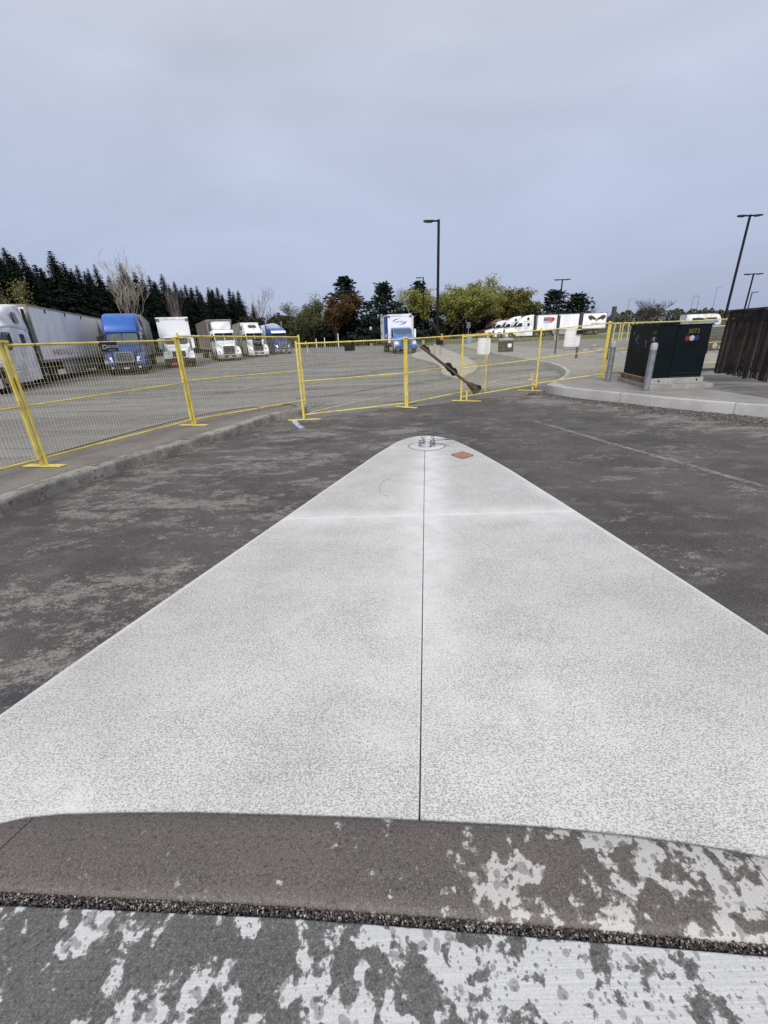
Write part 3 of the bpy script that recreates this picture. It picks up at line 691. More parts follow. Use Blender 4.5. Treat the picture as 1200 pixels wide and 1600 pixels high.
# ------------------------------------------------------------------ things on the slab
p = gs(667, 697); zS = ZS
t = thing('anchor_cage', 'steel anchor bolts with loose coiled wires set in the slab end', 'anchor bolts', (p.x, p.y, zS))
STEEL = mat('dull_steel', (.22, .25, .28), .4, .7, .3)
R0 = (gs(697, 701.5)-gs(639, 700.5)).length/2
rg = MB(); n = 44; rg.tube([(R0*cos(2*pi*i/n), R0*sin(2*pi*i/n), .002) for i in range(n+1)], .006, 5); rg.build('collar_ring', mat('ring_grey', (.16, .165, .17), .8), t)
MB().lathe([(R0*.97, .0005), (R0*.96, .006)], 40).build('grout_pad', M_SLAB, t)
for a in (.4, 2.0, 3.6, 5.1):
    x_, y_ = R0*.42*cos(a), R0*.42*sin(a); hb = .125
    MB().tube([(x_, y_, .0), (x_, y_, hb)], .008, 8).build('bolt', STEEL, t); MB().lathe([(.016, .0), (.016, .014)], 6, c=(x_, y_, .02)).build('nut', STEEL, t)
for z in (.035, .075):
    q = [(R0*.46*cos(a)*1.0, R0*.46*sin(a), z) for a in [2*pi*i/24 for i in range(25)]]; MB().tube(q, .006, 5).build('wire', STEEL, t)
CU = mat('wire_green', (.10, .15, .16), .5, .2)
def coil(c, rx, ry, z0, z1, turns, a0, sx=0):
    n = int(26*turns); return [(c[0]+rx*cos(a0+2*pi*i/26)+sx*i/n, c[1]+ry*sin(a0+2*pi*i/26), z0+(z1-z0)*sin(pi*i/n)**.7+rnd.uniform(-.003, .003)) for i in range(n+1)]
MB().tube([(-.02, .02, .03), (-.06, .03, .12)]+coil((-R0*.75, .16), .16, .13, .13, .17, 1.6, -.5), .0055, 5).build('wire', CU, t, True)
MB().tube([(.05, 0, .03), (.10, .03, .10)]+coil((R0*1.05, .14), .23, .13, .06, .11, 1.7, pi), .0055, 5).build('wire', CU, t, True)
MB().tube([(.06, -.02, .02), (.1, -.06, .06), (.17, .0, .03), (R0*1.02, .02, .006), (R0*1.2, -.04, .004)], .0055, 5).build('wire', CU, t, True)
wl = [(520/1200*240+560, 0)]
tw = [(612, 748), (604, 749), (597, 754), (592.5, 761), (593, 767), (598, 773), (607, 776)]
o = MB().tube([(*gs(x, y), ZS+.003) for x, y in tw], .0014, 5).build('loose_wire', mat('dull_wire', (.20, .20, .20), .7), None, True); tag(o, 'thin dark wire lying in a hook shape on the slab', 'wire')
# wooden square with pink spray marks
q = [gs(x, y) for x, y in ((705, 711.5), (722, 717.5), (740, 712.5), (723, 707))]
t = thing('wood_square', 'small square of orange plywood with pink spray marks on the slab', 'plywood', (0, 0, 0))
MB().prism(q, ZS+.001, ZS+.022, .003).build('board', simple('plywood', (.34, .19, .10), .7, 0, .3, 12, .3, (.22, .13, .075)), t)
PINK = simple('pink_spray', (.50, .17, .22), .7, 0, .5, 40, .3, (.22, .06, .09)); cq = sum(q, Vector((0, 0)))/4
b = MB()
for k in range(14):
    a = rnd.uniform(0, 6.28); r_ = rnd.uniform(0, .085); c_ = cq+Vector((-.025+r_*cos(a), r_*.9*sin(a))); rr_ = rnd.uniform(.012, .032)
    b.prism([(c_.x+rr_*rnd.uniform(.5, 1.2)*cos(2*pi*i/9), c_.y+rr_*rnd.uniform(.5, 1.2)*sin(2*pi*i/9)) for i in range(9)], ZS+.0221, ZS+.0226+k*.0001)
b.build('spray_mark', PINK, t)

# ------------------------------------------------------------------ lamp poles
POLE = mat('black_pole_paint', (.007, .008, .011), .55, 0, .2, 3, .2)
PED = m_conc('lamp_pedestal', (.26, .25, .235), (.33, .32, .30), (.18, .16, .14), .4)
def lamp(base, ztop, heads, label, zbase=0, ped=.0, pr=.085, pedm=None, pedw=.3, name='street_lamp', arm=.9, hx=(1, 0), grey=None, sign=False):
    t = thing(name, label, 'street lamp', (base[0], base[1], zbase), math.atan2(hx[1], hx[0]), 'lamp poles'); PM = grey or POLE; h = ztop-zbase
    if ped > 0: MB().lathe([(pedw, 0), (pedw, ped-.04), (pedw-.04, ped)], 20).build('pedestal', pedm or PED, t, True, 40)
    MB().tube([(0, 0, ped), (0, 0, h)], [pr, pr*.85], 12).build('pole', PM, t, True, 40)
    MB().box(-pr*2, pr*2, -pr*2, pr*2, ped+.001, ped+.04, 0, .01).box(-pr*1.4, pr*1.4, -pr*1.4, pr*1.4, ped+.04, ped+.2, 0, .02).build('base_cover', PM, t)
    for s in heads:
        b = MB(); L0 = arm*.35
        b.tube([(0, 0, h-.1), (s*L0, 0, h-.08)], pr*.55, 8)
        b.build('arm', PM, t)
        q = MB(); xs = [L0, L0+arm*.12, arm*.8, arm]; ws = [.06, .17, .2, .12]; th = [.05, .1, .075, .04]
        q.loft([[(s*x, -w, h-.08-k), (s*x, w, h-.08-k), (s*x, w*.8, h-.03+.01), (s*x, -w*.8, h-.03+.01)] for x, w, k in zip(xs, ws, th)])
        lo_ = q.build('lamp_head', PM, t); 
    if sign:
        MB().box(-.25, .25, -pr-.03, -pr-.01, 3.1, 3.7).build('notice', mat('notice_white', (.5, .5, .5), .6, 0, .4, 6), t)
    return t
b1 = G(683, 555, .12); lamp(b1, V(684, 343, b1.y).z, (-1,), 'tall black lamp pole on a concrete pedestal on the middle island', .12, .95, .12, None, .31, arm=1.2)
y2 = 88; q_ = V(661.5, 433, y2); lamp((q_.x, q_.y), q_.z, (-1,), 'black lamp pole standing behind the blue delivery truck', 0, .8, .11, arm=1.4)
y2 = 97; q_ = V(577.5, 470, y2); lamp((q_.x, q_.y), q_.z, (-1,), 'black lamp pole with a small notice at the edge of the trees', 0, .5, .10, arm=.9, sign=True)
y2 = 76; q_ = V(879, 436, y2); lamp((q_.x, q_.y), q_.z, (-1, 1), 'black double headed lamp pole in front of the white trailer', 0, 1.3, .12, None, .4, arm=1.3)
b5 = G(1123, 535, 0); q_ = V(1176, 335, b5.y)
lamp((b5.x, b5.y), q_.z, (-1, 1), 'black double headed lamp pole on a yellow block behind the wooden enclosure', 0, .95, .12, mat('yellow_pedestal', (.50, .36, .10), .7, 0, .25, 3), .32, arm=1.15)
q_ = V(1178, 427, 62); lamp((q_.x, q_.y), q_.z, (-1, 1), 'black double headed lamp pole far behind the wooden enclosure', 0, .8, .11, arm=1.2)
q_ = V(1175.5, 456, 95); lamp((q_.x, q_.y), q_.z, (1,), 'small distant dark lamp pole at the far right', 0, .5, .1, arm=1.3)
LG = mat('grey_mast', (.20, .22, .26), .5, .4)
for x, y, s, l in ((984, 467, 1, 'thin grey highway lamp left of the bare bush'), (1084, 462, 1, 'thin grey highway lamp, left of the close pair above the transformer'), (1093, 463, -1, 'thin grey highway lamp, right of the close pair above the transformer'), (1121, 449, 1, 'thin grey highway lamp nearest the right lamp pole')):
    q_ = V(x, y, 210); lamp((q_.x, q_.y), q_.z, (s,), l, 0, .3, .10, name='highway_lamp', arm=2.6, grey=LG)

# ------------------------------------------------------------------ sign posts on the plaza
for bx, by, tx, ty, l in ((867, 553, 873.5, 493, 'dark square sign post, farthest left of the three beside the white board'), (900, 560, 904.5, 488, 'dark square sign post standing behind the white board'), (947.5, 563, 958.5, 479, 'tall dark square sign post beside the far bollard')):
    b_ = G(bx, by, ZP); zt_ = V(tx, ty, b_.y).z
    t = thing('sign_post', l, 'post', (b_.x, b_.y, ZP+.004), .3, 'square steel posts on the plaza'); h = zt_-ZP
    MB().box(-.04, .04, -.04, .04, 0, h*.5).build('lower_tube', mat('post_dark', (.035, .04, .05), .5, .3), t); MB().box(-.085, .085, -.07, .07, h*.5, h, 0, .006).build('upper_sleeve', mat('post_sleeve', (.06, .066, .078), .55, .2), t)

# ------------------------------------------------------------------ slatted waste bin
b_ = G(789.5, 549.5, ZP); t = thing('waste_bin', 'black slatted waste bin with a sloping pale hood on the plaza', 'bin', (b_.x, b_.y, ZP+.004), -.25); w = .56
hb = V(790, 529, b_.y).z-ZP
f = MB()
for i in range(9):
    x = -w+2*w*i/8
    for y in (-w, w): f.box(x-.045, x+.045, y-.02, y+.02, .05, hb*.83)
    for xx in (-w, w): f.box(xx-.02, xx+.02, x-.045, x+.045, .05, hb*.83)
f.build('slats', BLACKP, t); MB().box(-w+.05, w-.05, -w+.05, w-.05, .08, hb*.8).build('liner', mat('liner', (.02, .02, .022), .7), t)
MB().box(-w-.02, w+.02, -w-.02, w+.02, 0, .06).box(-w-.02, w+.02, -w-.02, w+.02, hb*.83, hb*.87).build('frame', BLACKP, t)
MB().loft([[(-w, -w, hb*.87), (-w, w, hb*.87), (-w, w, hb*.95), (-w, -w, hb*.89)], [(0, -w, hb*.87), (0, w, hb*.87), (0, w, hb*1.08), (0, -w, hb*.98)], [(w, -w, hb*.87), (w, w, hb*.87), (w, w, hb*1.0), (w, -w, hb*.93)]]).build('hood', mat('hood_grey', (.32, .33, .34), .5, .2), t)
MB().box(.16, .44, -w-.03, -w-.022, hb*.35, hb*.62).build('sticker', WHITEP, t)
# ------------------------------------------------------------------ yellow hoops at the lot edge
for k, (x, l) in enumerate(((966, 'pale yellow hoop rail, nearest the fence post'), (979, 'pale yellow hoop rail, middle of the three'), (992, 'pale yellow hoop rail partly behind the transformer'))):
    q_ = V(x-2.5, 520, 66); b = MB(); hh = V(x, 504.5, 66).z; r_ = .42
    b.tube([(-r_, 0, 0), (-r_, 0, hh-r_)]+[(-r_*cos(a), 0, hh-r_+r_*sin(a)) for a in [pi*i/10 for i in range(1, 10)]]+[(r_, 0, hh-r_), (r_, 0, 0)], .075, 8)
    o = b.build('hoop_rail', mat('pale_yellow', (.55, .50, .22), .5, 0, .2), None, True, 60); o.location = (q_.x, q_.y, 0); tag(o, l, 'hoop', 'yellow hoops along the lot edge')
# ------------------------------------------------------------------ blue barrel and far marker sign
q_ = V(733.5, 524, 84); t = thing('blue_bin', 'small bright blue bin on the verge left of the red tractor', 'bin', (q_.x, q_.y, 0)); 
MB().lathe([(.4, 0), (.46, .1), (.47, 1.1), (.5, 1.12), (.5, 1.25)], 14).build('barrel', mat('bright_blue', (.12, .30, .62), .5, 0, .15), t, True, 40); MB().lathe([(.5, 1.252), (.42, 1.45), (.1, 1.6)], 14).build('lid', MATS['bright_blue'], t, True, 40)
q_ = V(731.5, 524, 90); t = thing('marker_sign', 'small grey panel on a post at the tree edge above the blue bin', 'sign', (q_.x, q_.y, 0)); MB().tube([(0, 0, 0), (0, 0, 3.6)], .06, 6).build('post', LG, t); MB().box(-.35, .35, -.1, -.07, 2.7, 3.7).build('panel', mat('panel_bluegrey', (.10, .13, .18), .6), t)
# small white posts on the grass below the brown tree
for x, y, l in ((528, 522, 'white marker post under the brown tree'), (507, 530, 'short pale stake at the grass edge'), (494, 532, 'second short pale stake at the grass edge')):
    q_ = V(x, y, 99); hh = V(x, y-4, 99).z+.3; o = MB().box(-.07, .07, -.05, .05, 0, max(.6, hh*.8), 0, .02).build('marker_post', WHITEP); o.location = (q_.x, q_.y, 0); tag(o, l, 'post', 'pale stakes at the tree edge')
# red spray stand in front of the box truck
q_ = G(283, 579, 0); t = thing('red_stand', 'small bright red stand on the asphalt in front of the white box truck', 'stand', (q_.x, q_.y, 0), .3)
RED = mat('bright_red', (.55, .02, .05), .5); MB().box(.1, .2, -.05, .05, 0, .42, 0, .01).build('stem', RED, t); MB().box(-.55, .2, -.04, .04, .42, .50, 0, .02).build('arm', RED, t); MB().box(-.25, .25, -.2, .2, .001, .04, 0, .01).build('foot', RED, t)
# ------------------------------------------------------------------ worker
def worker():
    q_ = G(690.5, 540.5, 0); q_ = V(690.5, 541.5, 70); t = thing('person', 'person in an orange hooded jacket and dark trousers walking beyond the tall lamp pole', 'person', (q_.x, q_.y, 0), -2.3)
    me = bpy.data.meshes.new('body'); bm = bmesh.new(); sk_ = bm.verts.layers.skin.verify()
    P_ = {'pel': (0, 0, .95, .15), 'bel': (0, 0, 1.12, .14), 'che': (0, -.02, 1.35, .17), 'nec': (0, -.02, 1.53, .065), 'hea': (0, -.04, 1.66, .105), 'top': (0, -.03, 1.77, .085),
          'shl': (.2, 0, 1.45, .075), 'ell': (.27, .05, 1.15, .055), 'wrl': (.25, -.12, .93, .04), 'hal': (.25, -.17, .85, .045), 'shr': (-.2, 0, 1.45, .075), 'elr': (-.27, .08, 1.15, .055), 'wrr': (-.25, .02, .91, .04), 'har': (-.25, -.02, .82, .045),
          'hil': (.1, 0, .88, .11), 'knl': (.11, -.12, .48, .075), 'anl': (.11, -.04, .09, .05), 'tol': (.11, -.22, .05, .045), 'hir': (-.1, 0, .88, .11), 'knr': (-.11, .06, .48, .075), 'anr': (-.11, .28, .12, .05), 'tor': (-.11, .14, .05, .045)}
    vs = {}
    for k, (x, y, z, r) in P_.items(): v = bm.verts.new((x, y, z)); v[sk_].radius = (r, r); vs[k] = v
    vs['pel'][sk_].use_root = True
    for a, b in 'pel-bel bel-che che-nec nec-hea hea-top che-shl shl-ell ell-wrl wrl-hal che-shr shr-elr elr-wrr wrr-har pel-hil hil-knl knl-anl anl-tol pel-hir hir-knr knr-anr anr-tor'.split() if False else [s.split('-') for s in 'pel-bel bel-che che-nec nec-hea hea-top che-shl shl-ell ell-wrl wrl-hal che-shr shr-elr elr-wrr wrr-har pel-hil hil-knl knl-anl anl-tol pel-hir hir-knr knr-anr anr-tor'.split()]: bm.edges.new((vs[a], vs[b]))
    bm.to_mesh(me); bm.free()
    def fig(name, mesh, mt):
        o = bpy.data.objects.new(name, mesh); COL.objects.link(o); o.parent = t; o.data.materials.append(mt)
        mo = o.modifiers.new('skin', 'SKIN'); mo.use_smooth_shade = True; o.modifiers.new('sub', 'SUBSURF').levels = 1; o.modifiers['sub'].render_levels = 1; return o
    fig('body', me, mat('dark_trousers', (.02, .02, .024), .8))
    OR = mat('hi_vis_orange', (.75, .22, .05), .6, 0, .15)
    j = MB()
    j.loft([[(.2*cos(a)*w, -.01+.15*sin(a)*w, z) for a in [2*pi*i/14 for i in range(14)]] for z, w in ((.86, 1.0), (1.0, 1.0), (1.2, 1.02), (1.38, 1.12), (1.5, .85), (1.56, .45))])
    for s in (1, -1): j.tube([(s*.2, 0, 1.44), (s*.28, .05, 1.15), (s*.26, -.06, .96)], [.1, .08, .065], 8)
    j.build('jacket', OR, t, True, 60)
    MB().lathe([(.10, 1.56), (.135, 1.62), (.135, 1.72), (.10, 1.80), (.02, 1.83)], 14, c=(0, -.01, 0)).build('hood', OR, t, True, 60)
worker()
# ------------------------------------------------------------------ vehicles
RUB = mat('tyre_rubber', (.016, .016, .017), .85, 0, .3); RIM = mat('rim_alloy', (.55, .56, .58), .35, .6, .3); CHR = mat('chrome', (.60, .61, .63), .18, .95, .12)
DARK = mat('chassis_dark', (.015, .015, .017), .7, 0, .3); GLASS = mat('dark_glass', (.018, .024, .028), .08, 0, .2, 2, .8); GLASS2 = mat('grey_glass', (.07, .09, .10), .10, 0, .35, 2, .8)
TW = simple('truck_white', (.82, .83, .85), .32, 0, .10, 1.2, .5, (.50, .51, .53)); TB = simple('truck_blue', (.025, .11, .42), .3, 0, .2, 1, .5); TBD = simple('truck_deep_blue', (.020, .05, .20), .3, 0, .2, 1, .5)
TBL = simple('truck_light_blue', (.07, .20, .56), .3, 0, .2, 1, .5); TR = simple('truck_maroon', (.16, .022, .035), .35, 0, .2, 1)
LAMPM = mat('headlamp', (.72, .73, .74), .12, .2, .1, 3, .8); AMB = mat('amber', (.6, .22, .02), .3); LP = mat('plate_grey', (.5, .5, .52), .5)
def m_trailer(name, c, c2, ribs=6.0):
    n = NT(name); p = n.pos(obj=True); x, y, z = n.sep(p); a = n.noise(n.pos((.6, .6, .25), 0, True), 2.2, 6, .65)
    rib = n.math('PINGPONG', n.math('MULTIPLY', y, ribs), 1.0); rb = n.ramp(rib, .0, .16)
    col = n.mix(n.ramp(a, .42, .68), c, c2); col = n.mix(n.math('MULTIPLY_ADD', rb, -.22, .22), col, tuple(k*.6 for k in c2)); n.base(col); n.set(.45, 0, .5); n.bump(rb, .25, .02); return n.m
TRL_W = m_trailer('trailer_white', (.84, .85, .87), (.70, .71, .73)); TRL_G = m_trailer('trailer_grey', (.27, .28, .29), (.20, .205, .21)); TRL_T = m_trailer('trailer_tan', (.20, .175, .155), (.12, .105, .095))
TRL_FR = mat('trailer_edge', (.33, .325, .31), .5, .3, .35, 2, .5, (.22, .19, .17))
def wheel(parent, x, y, r, w, side, rim=RIM, hub=True):
    a = (1 if side > 0 else -1); t = MB(); h = w/2
    t.lathe([(r*.62, -h), (r*.93, -h), (r, -h*.75), (r, h*.75), (r*.93, h), (r*.62, h)], 24, 'x').build('x', RUB)
    o = bpy.context.scene.collection.objects[-1]; o.name = 'wheel'; o.data.name = 'wheel'; o.parent = parent; o.location = (x, y, r)
    b = MB(); b.lathe([(r*.62, -h*.5), (r*.62, h*.86), (r*.56, h*.9), (r*.5, h*.45), (r*.22, h*.5), (r*.2, h*1.05), (.01, h*1.1)] if a > 0 else [(.01, -h*1.1), (r*.2, -h*1.05), (r*.22, -h*.5), (r*.5, -h*.45), (r*.56, -h*.9), (r*.62, -h*.86), (r*.62, h*.5)], 20, 'x')
    b.build('rim', rim, o, True, 40); return o
def window(mb, pts, th=.012, mt=None): pass
def quadslab(pts, nrm, th=.012):
    n = Vector(nrm).normalized()*th; P = [Vector(p) for p in pts]; return MB().loft([[p-n*.2 for p in P], [p+n for p in P]])
def tractor(label, loc, rz, paint, cab='high', roofpaint=None, grillem=None, bumper=None, trailer=None, tl=14.2, visor=None, glass=None, stack=False, skirt=None, ttop=4.08, tz=1.12, hoodpaint=None, roofwin=False, z=0, group='parked semi trucks', sleeper=True, tyres=True, small=False):
    glass = glass or GLASS2; roofpaint = roofpaint or paint; hp = hoodpaint or paint
    t = thing('semi_truck', label, 'truck', (loc[0], loc[1], z), rz, group)
    # cab body with hood and fenders
    b = MB()
    b.loft([rr(.60, .78, 1.44, .10, .10), rr(.70, .74, 1.58, .22, .14), rr(.80, .72, 1.68, .75, .16), rr(.92, .72, 1.80, 1.4, .16), rr(1.0, .72, 1.92, 1.95, .14)])
    for s in (-1, 1):
        arc = [(1.05+.64*cos(a), .52+.64*sin(a)) for a in [pi*(.06+.88*k/10) for k in range(11)]]
        prof = [(1.95, .62), (1.95, 1.12), (1.7, 1.30), (1.2, 1.42), (.7, 1.36), (.32, 1.14), (.14, .84), (.12, .66)]+[(y, z_) for y, z_ in arc[::-1]]
        xs = (s*.58, s*.95, s*1.12, s*1.20); secs = []
        for x, k in zip(xs, (1.06, 1.04, .98, .90)):
            secs.append([(x, y, (.62+(z_-.62)*k) if i < 8 else z_) for i, (y, z_) in enumerate(prof)])
        b.loft(secs)
    yb = 5.35 if sleeper else 3.75
    b.loft([rr(1.02, .92, 1.93, 1.80, .08), rr(1.05, .90, 2.75, 2.42, .10, 3, .98), rr(1.14, .86, 2.90, 2.75, .12, 3, 1.08), rr(1.20, .84, 2.95, 3.5, .12, 3, 1.16), rr(1.22, .84, 2.95, yb, .10, 3, 1.2)])
    b.build('body', [hp], t, True, 32)
    # roof
    r = MB(); win = None
    if cab == 'high':
        r.loft([rr(1.00, 2.74, 2.86, 2.30, .04, 3, .98), rr(1.10, 2.74, 3.30, 2.50, .16, 3, 1.02), rr(1.18, 2.74, 3.72, 2.82, .22, 3, 1.06), rr(1.23, 2.74, 3.98, 3.5, .24, 3, 1.10), rr(1.25, 2.70, 4.05, 4.4, .22, 3, 1.14), rr(1.25, 2.60, 4.05, yb, .18, 3, 1.16)])
    elif cab == 'slope':
        r.loft([rr(1.00, 2.80, 2.90, 2.34, .04, 3, .96), rr(1.08, 2.80, 3.08, 2.62, .12, 3, .98), rr(1.16, 2.80, 3.52, 3.3, .2, 3, .96), rr(1.22, 2.74, 3.90, 4.1, .24, 3, 1.0), rr(1.24, 2.70, 4.02, 4.9, .22, 3, 1.08), rr(1.24, 2.6, 4.04, yb, .16, 3, 1.12)])
    elif cab == 'mid':
        r.loft([rr(1.0, 2.8, 2.90, 2.36, .04, 3, .98), rr(1.08, 2.8, 3.15, 2.7, .12, 3, 1.0), rr(1.12, 2.8, 3.42, 3.4, .16, 3, 1.04), rr(1.15, 2.8, 3.46, yb, .12, 3, 1.08)])
    else:   # day cab with a separate rounded deflector
        r.loft([rr(1.02, 2.86, 3.0, 2.55, .05, 3, .95), rr(1.06, 2.86, 3.06, 3.0, .06, 3, 1.0), rr(1.06, 2.86, 3.04, yb, .06)])
        r.loft([rr(.92, 3.12, 3.62, 2.9, .16), rr(.98, 3.06, 3.86, 3.05, .18), rr(1.0, 3.04, 3.90, 3.3, .18), rr(1.0, 3.04, 3.86, 3.5, .18)])
    r.build('roof_fairing', roofpaint, t, True, 40)
    if cab == 'high':
        q = MB(); q.tube([(x, 2.44+.36*(z_-3.0)/.7-.03, z_) for x, z_ in ((-.78, 3.62), (-.74, 3.36), (-.6, 3.22), (0, 3.18), (.6, 3.22), (.74, 3.36), (.78, 3.62))], .018, 6); q.build('roof_crease', roofpaint, t, True)
    if roofwin:
        quadslab([(-.5, 2.98, 3.36), (.5, 2.98, 3.36), (.44, 3.32, 3.60), (-.44, 3.32, 3.60)], (0, -.6, .7), .02).build('roof_window', GLASS, t)
        o = t.children[-1]; o.location = (0, -.03, .06)
    if visor:
        MB().loft([[(-1.02, 2.05, 2.72), (1.02, 2.05, 2.72), (1.02, 2.40, 2.95), (-1.02, 2.40, 2.95)], [(-1.02, 2.03, 2.76), (1.02, 2.03, 2.76), (1.02, 2.38, 3.05), (-1.02, 2.38, 3.05)]]).build('sun_visor', visor, t)
    # glass
    n = (0, -.80, .60)
    for s in (-1, 1):
        quadslab([(s*.03, 1.835, 1.99), (s*.96, 1.86, 1.99), (s*.90, 2.385, 2.69), (s*.03, 2.36, 2.69)], n, .016).build('windshield', glass, t)
        quadslab([(s*1.075, 2.0, 2.02), (s*1.12, 3.2, 1.98), (s*1.10, 3.2, 2.66), (s*1.045, 2.62, 2.66)], (s, 0, .06), .055).build('side_window', GLASS, t)
        if sleeper:
            quadslab([(s*1.215, 4.15, 2.05), (s*1.215, 4.6, 2.05), (s*1.21, 4.6, 2.6), (s*1.21, 4.15, 2.6)], (s, 0, .03), .02).build('sleeper_window', GLASS, t)
            if cab in ('high', 'slope'): quadslab([(s*1.215, 4.05, 3.12), (s*1.215, 4.5, 3.12), (s*1.16, 4.45, 3.6), (s*1.16, 4.05, 3.6)], (s, 0, .1), .05).build('upper_window', GLASS, t)
    MB().tube([(.4, 1.82, 1.97), (.1, 1.97, 2.2)], .012, 4).tube([(-.4, 1.82, 1.97), (-.7, 1.97, 2.2)], .012, 4).build('wiper', DARK, t)
    # front end
    gm = grillem or CHR; g = MB()
    fr_ = lambda w, z0, z1, y: rr(w, z0, z1, y, .10, 3, w*.97)
    g.loft([fr_(.56, .80, 1.47, .10), fr_(.56, .80, 1.47, .03), fr_(.49, .86, 1.40, .03), fr_(.49, .86, 1.40, .07)], caps=False).build('grille_frame', gm, t, True, 40)
    MB().box(-.5, .5, .065, .085, .85, 1.41).build('grille', DARK, t)
    g = MB()
    for i in range(1, 6): g.box(-.49, .49, .05, .064, .86+.09*i-.008, .86+.09*i+.008)
    for i in range(1, 8): g.box(-.5+.125*i-.006, -.5+.125*i+.006, .052, .064, .86, 1.40)
    g.build('grille_bars', gm, t)
    bp = bumper or DARK
    q = MB(); q.loft([[(x, (.02+.10*abs(x)**3), z0) for x in (-1.2, -.7, 0, .7, 1.2)]+[(x, .55, z0) for x in (1.2, .7, 0, -.7, -1.2)] for z0 in (.26, .30)]+[[(x, (-.03+.10*abs(x)**3), z0) for x in (-1.21, -.7, 0, .7, 1.21)]+[(x, .55, z0) for x in (1.21, .7, 0, -.7, -1.21)] for z0 in (.36, .62, .68)]); q.build('bumper', bp, t, True, 40)
    MB().box(-.55, .55, -.04, -.02, .38, .56).build('bumper_grille', DARK, t); MB().box(-.16, .16, -.055, -.042, .40, .50).build('number_plate', LP, t)
    for s in (-1, 1):
        hl = MB(); hl.loft([[(s*.70, .16, .84), (s*1.10, .24, .84), (s*1.14, .46, 1.10), (s*.78, .34, 1.12)], [(s*.70, .10, .86), (s*1.10, .17, .86), (s*1.14, .38, 1.15), (s*.76, .26, 1.16)]]); hl.build('headlight', LAMPM, t)
        disc('lamp_lens', GLASS2, (s*.90, .15, .97), .07, (pi/2, 0, 0), t, .03)
        MB().lathe([(.05, 0), (.07, .02)], 12, 'y').build('fog_light', LAMPM, t).location = (s*.82, -.0, .48)
        mbm = MB(); mbm.bar((s*1.08, 2.0, 2.5), (s*1.42, 1.9, 2.45), .03, .03).bar((s*1.08, 2.0, 2.0), (s*1.42, 1.9, 2.0), .03, .03); mo = MB(); mo.box(s*1.42-.10, s*1.42+.10, 1.86, 1.98, 1.85, 2.52, 0, .03); k = mo.build('mirror', roofpaint if small else DARK, t); mbm.build('mirror_arm', DARK, k)
        if skirt is not False and sleeper: MB().loft([[(s*1.14, 2.05, .32), (s*1.22, 2.05, .34), (s*1.24, 2.05, .86), (s*1.14, 2.05, .9)], [(s*1.14, yb-.05, .32), (s*1.22, yb-.05, .34), (s*1.24, yb-.05, .86), (s*1.14, yb-.05, .9)]]).build('side_skirt', skirt or paint, t)
        else: MB().lathe([(.02, 2.6), (.30, 2.62), (.33, 2.68), (.33, 3.9), (.30, 3.96), (.02, 3.98)], 16, 'y', (s*.92, 0, .62)).build('fuel_tank', CHR, t, True, 40)
        MB().box(s*.6-.07, s*.6+.07, 2.42, 2.52, 2.96, 3.02, 0, .02).build('marker_light', AMB, t)
    if trailer:
        for s in (-1, 1): MB().box(s*1.19-.015, s*1.19+.015, yb, yb+.42, 1.0, 3.85).build('side_extender', DARK, t)
    if stack: 
        for s in (-1, 1): MB().tube([(s*1.12, yb-.1, .9), (s*1.12, yb-.1, 4.35)], .085, 10).build('exhaust_stack', CHR, t, True)
    yr = yb+.75
    MB().box(-.45, .45, .55, yr+2.2, .52, .86).box(-1.1, 1.1, .5, 1.6, .46, .70).build('chassis', DARK, t)
    wheel(t, -1.02, 1.05, .52, .30, -1); wheel(t, 1.02, 1.05, .52, .30, 1)
    for yy in (yr, yr+1.3):
        for s in (-1, 1): wheel(t, s*.92, yy, .52, .60, s)
    if trailer:
        y0 = yb+.62; y1 = y0+tl; tm, style = trailer
        q = MB()
        if style == 'dome':
            q.box(-1.28, 1.28, y0, y1, tz, 3.1); secs = []
            for yy, k in ((y0, .96), (y0+.05, 1), (y1-.05, 1), (y1, .96)): secs.append([(1.29*k*cos(a), yy, 3.1+1.05*k*sin(a)) for a in [pi*i/12 for i in range(13)]])
            q.loft(secs)
        else: q.box(-1.29, 1.29, y0, y1, tz+.12, ttop-.05)
        tr = q.build('trailer', tm, t, style == 'dome', 40)
        e = MB()
        if style != 'dome':
            for s in (-1, 1): e.box(s*1.27-.04, s*1.27+.04, y0-.02, y1+.02, ttop-.10, ttop)
            for yy in (y0-.03, y1-.09): e.box(-1.31, -1.17, yy, yy+.12, tz, ttop-.005); e.box(1.17, 1.31, yy, yy+.12, tz, ttop-.005); e.box(-1.30, 1.30, yy-.0, yy+.12, ttop-.12, ttop-.003)
        for s in (-1, 1): e.box(s*1.28-.04, s*1.28+.04, y0, y1, tz, tz+.16)
        e.build('trailer_frame', TRL_FR, tr)
        MB().box(-.5, .5, y0+1, y1-.3, .9, 1.12).build('trailer_chassis', DARK, tr)
        for s in (-1, 1):
            MB().box(s*.9-.06, s*.9+.06, y0+2.7, y0+2.82, .12, 1.1).box(s*.9-.13, s*.9+.13, y0+2.62, y0+2.9, .05, .12).build('landing_leg', DARK, tr)
            if style == 'skirt': MB().loft([[(s*1.2, y0+3.2, .9), (s*1.24, y0+3.2, .9), (s*1.24, y0+3.0, tz), (s*1.2, y0+3.0, tz)], [(s*1.2, y0+3.5, .36), (s*1.24, y0+3.5, .36), (s*1.24, y0+3.5, tz), (s*1.2, y0+3.5, tz)], [(s*1.2, y1-4.2, .36), (s*1.24, y1-4.2, .36), (s*1.24, y1-4.2, tz), (s*1.2, y1-4.2, tz)]]).build('trailer_skirt', mat('skirt_grey', (.30, .31, .33), .5, 0, .3, 2), tr)
            for yy in (y1-1.6, y1-2.85): wheel(tr, s*.92, yy, .52, .60, s)
        t['_tr'] = tr.name; del t['_tr']
        return t, tr, y0, y1
    return t, None, yb, yb
AL = rad(24)
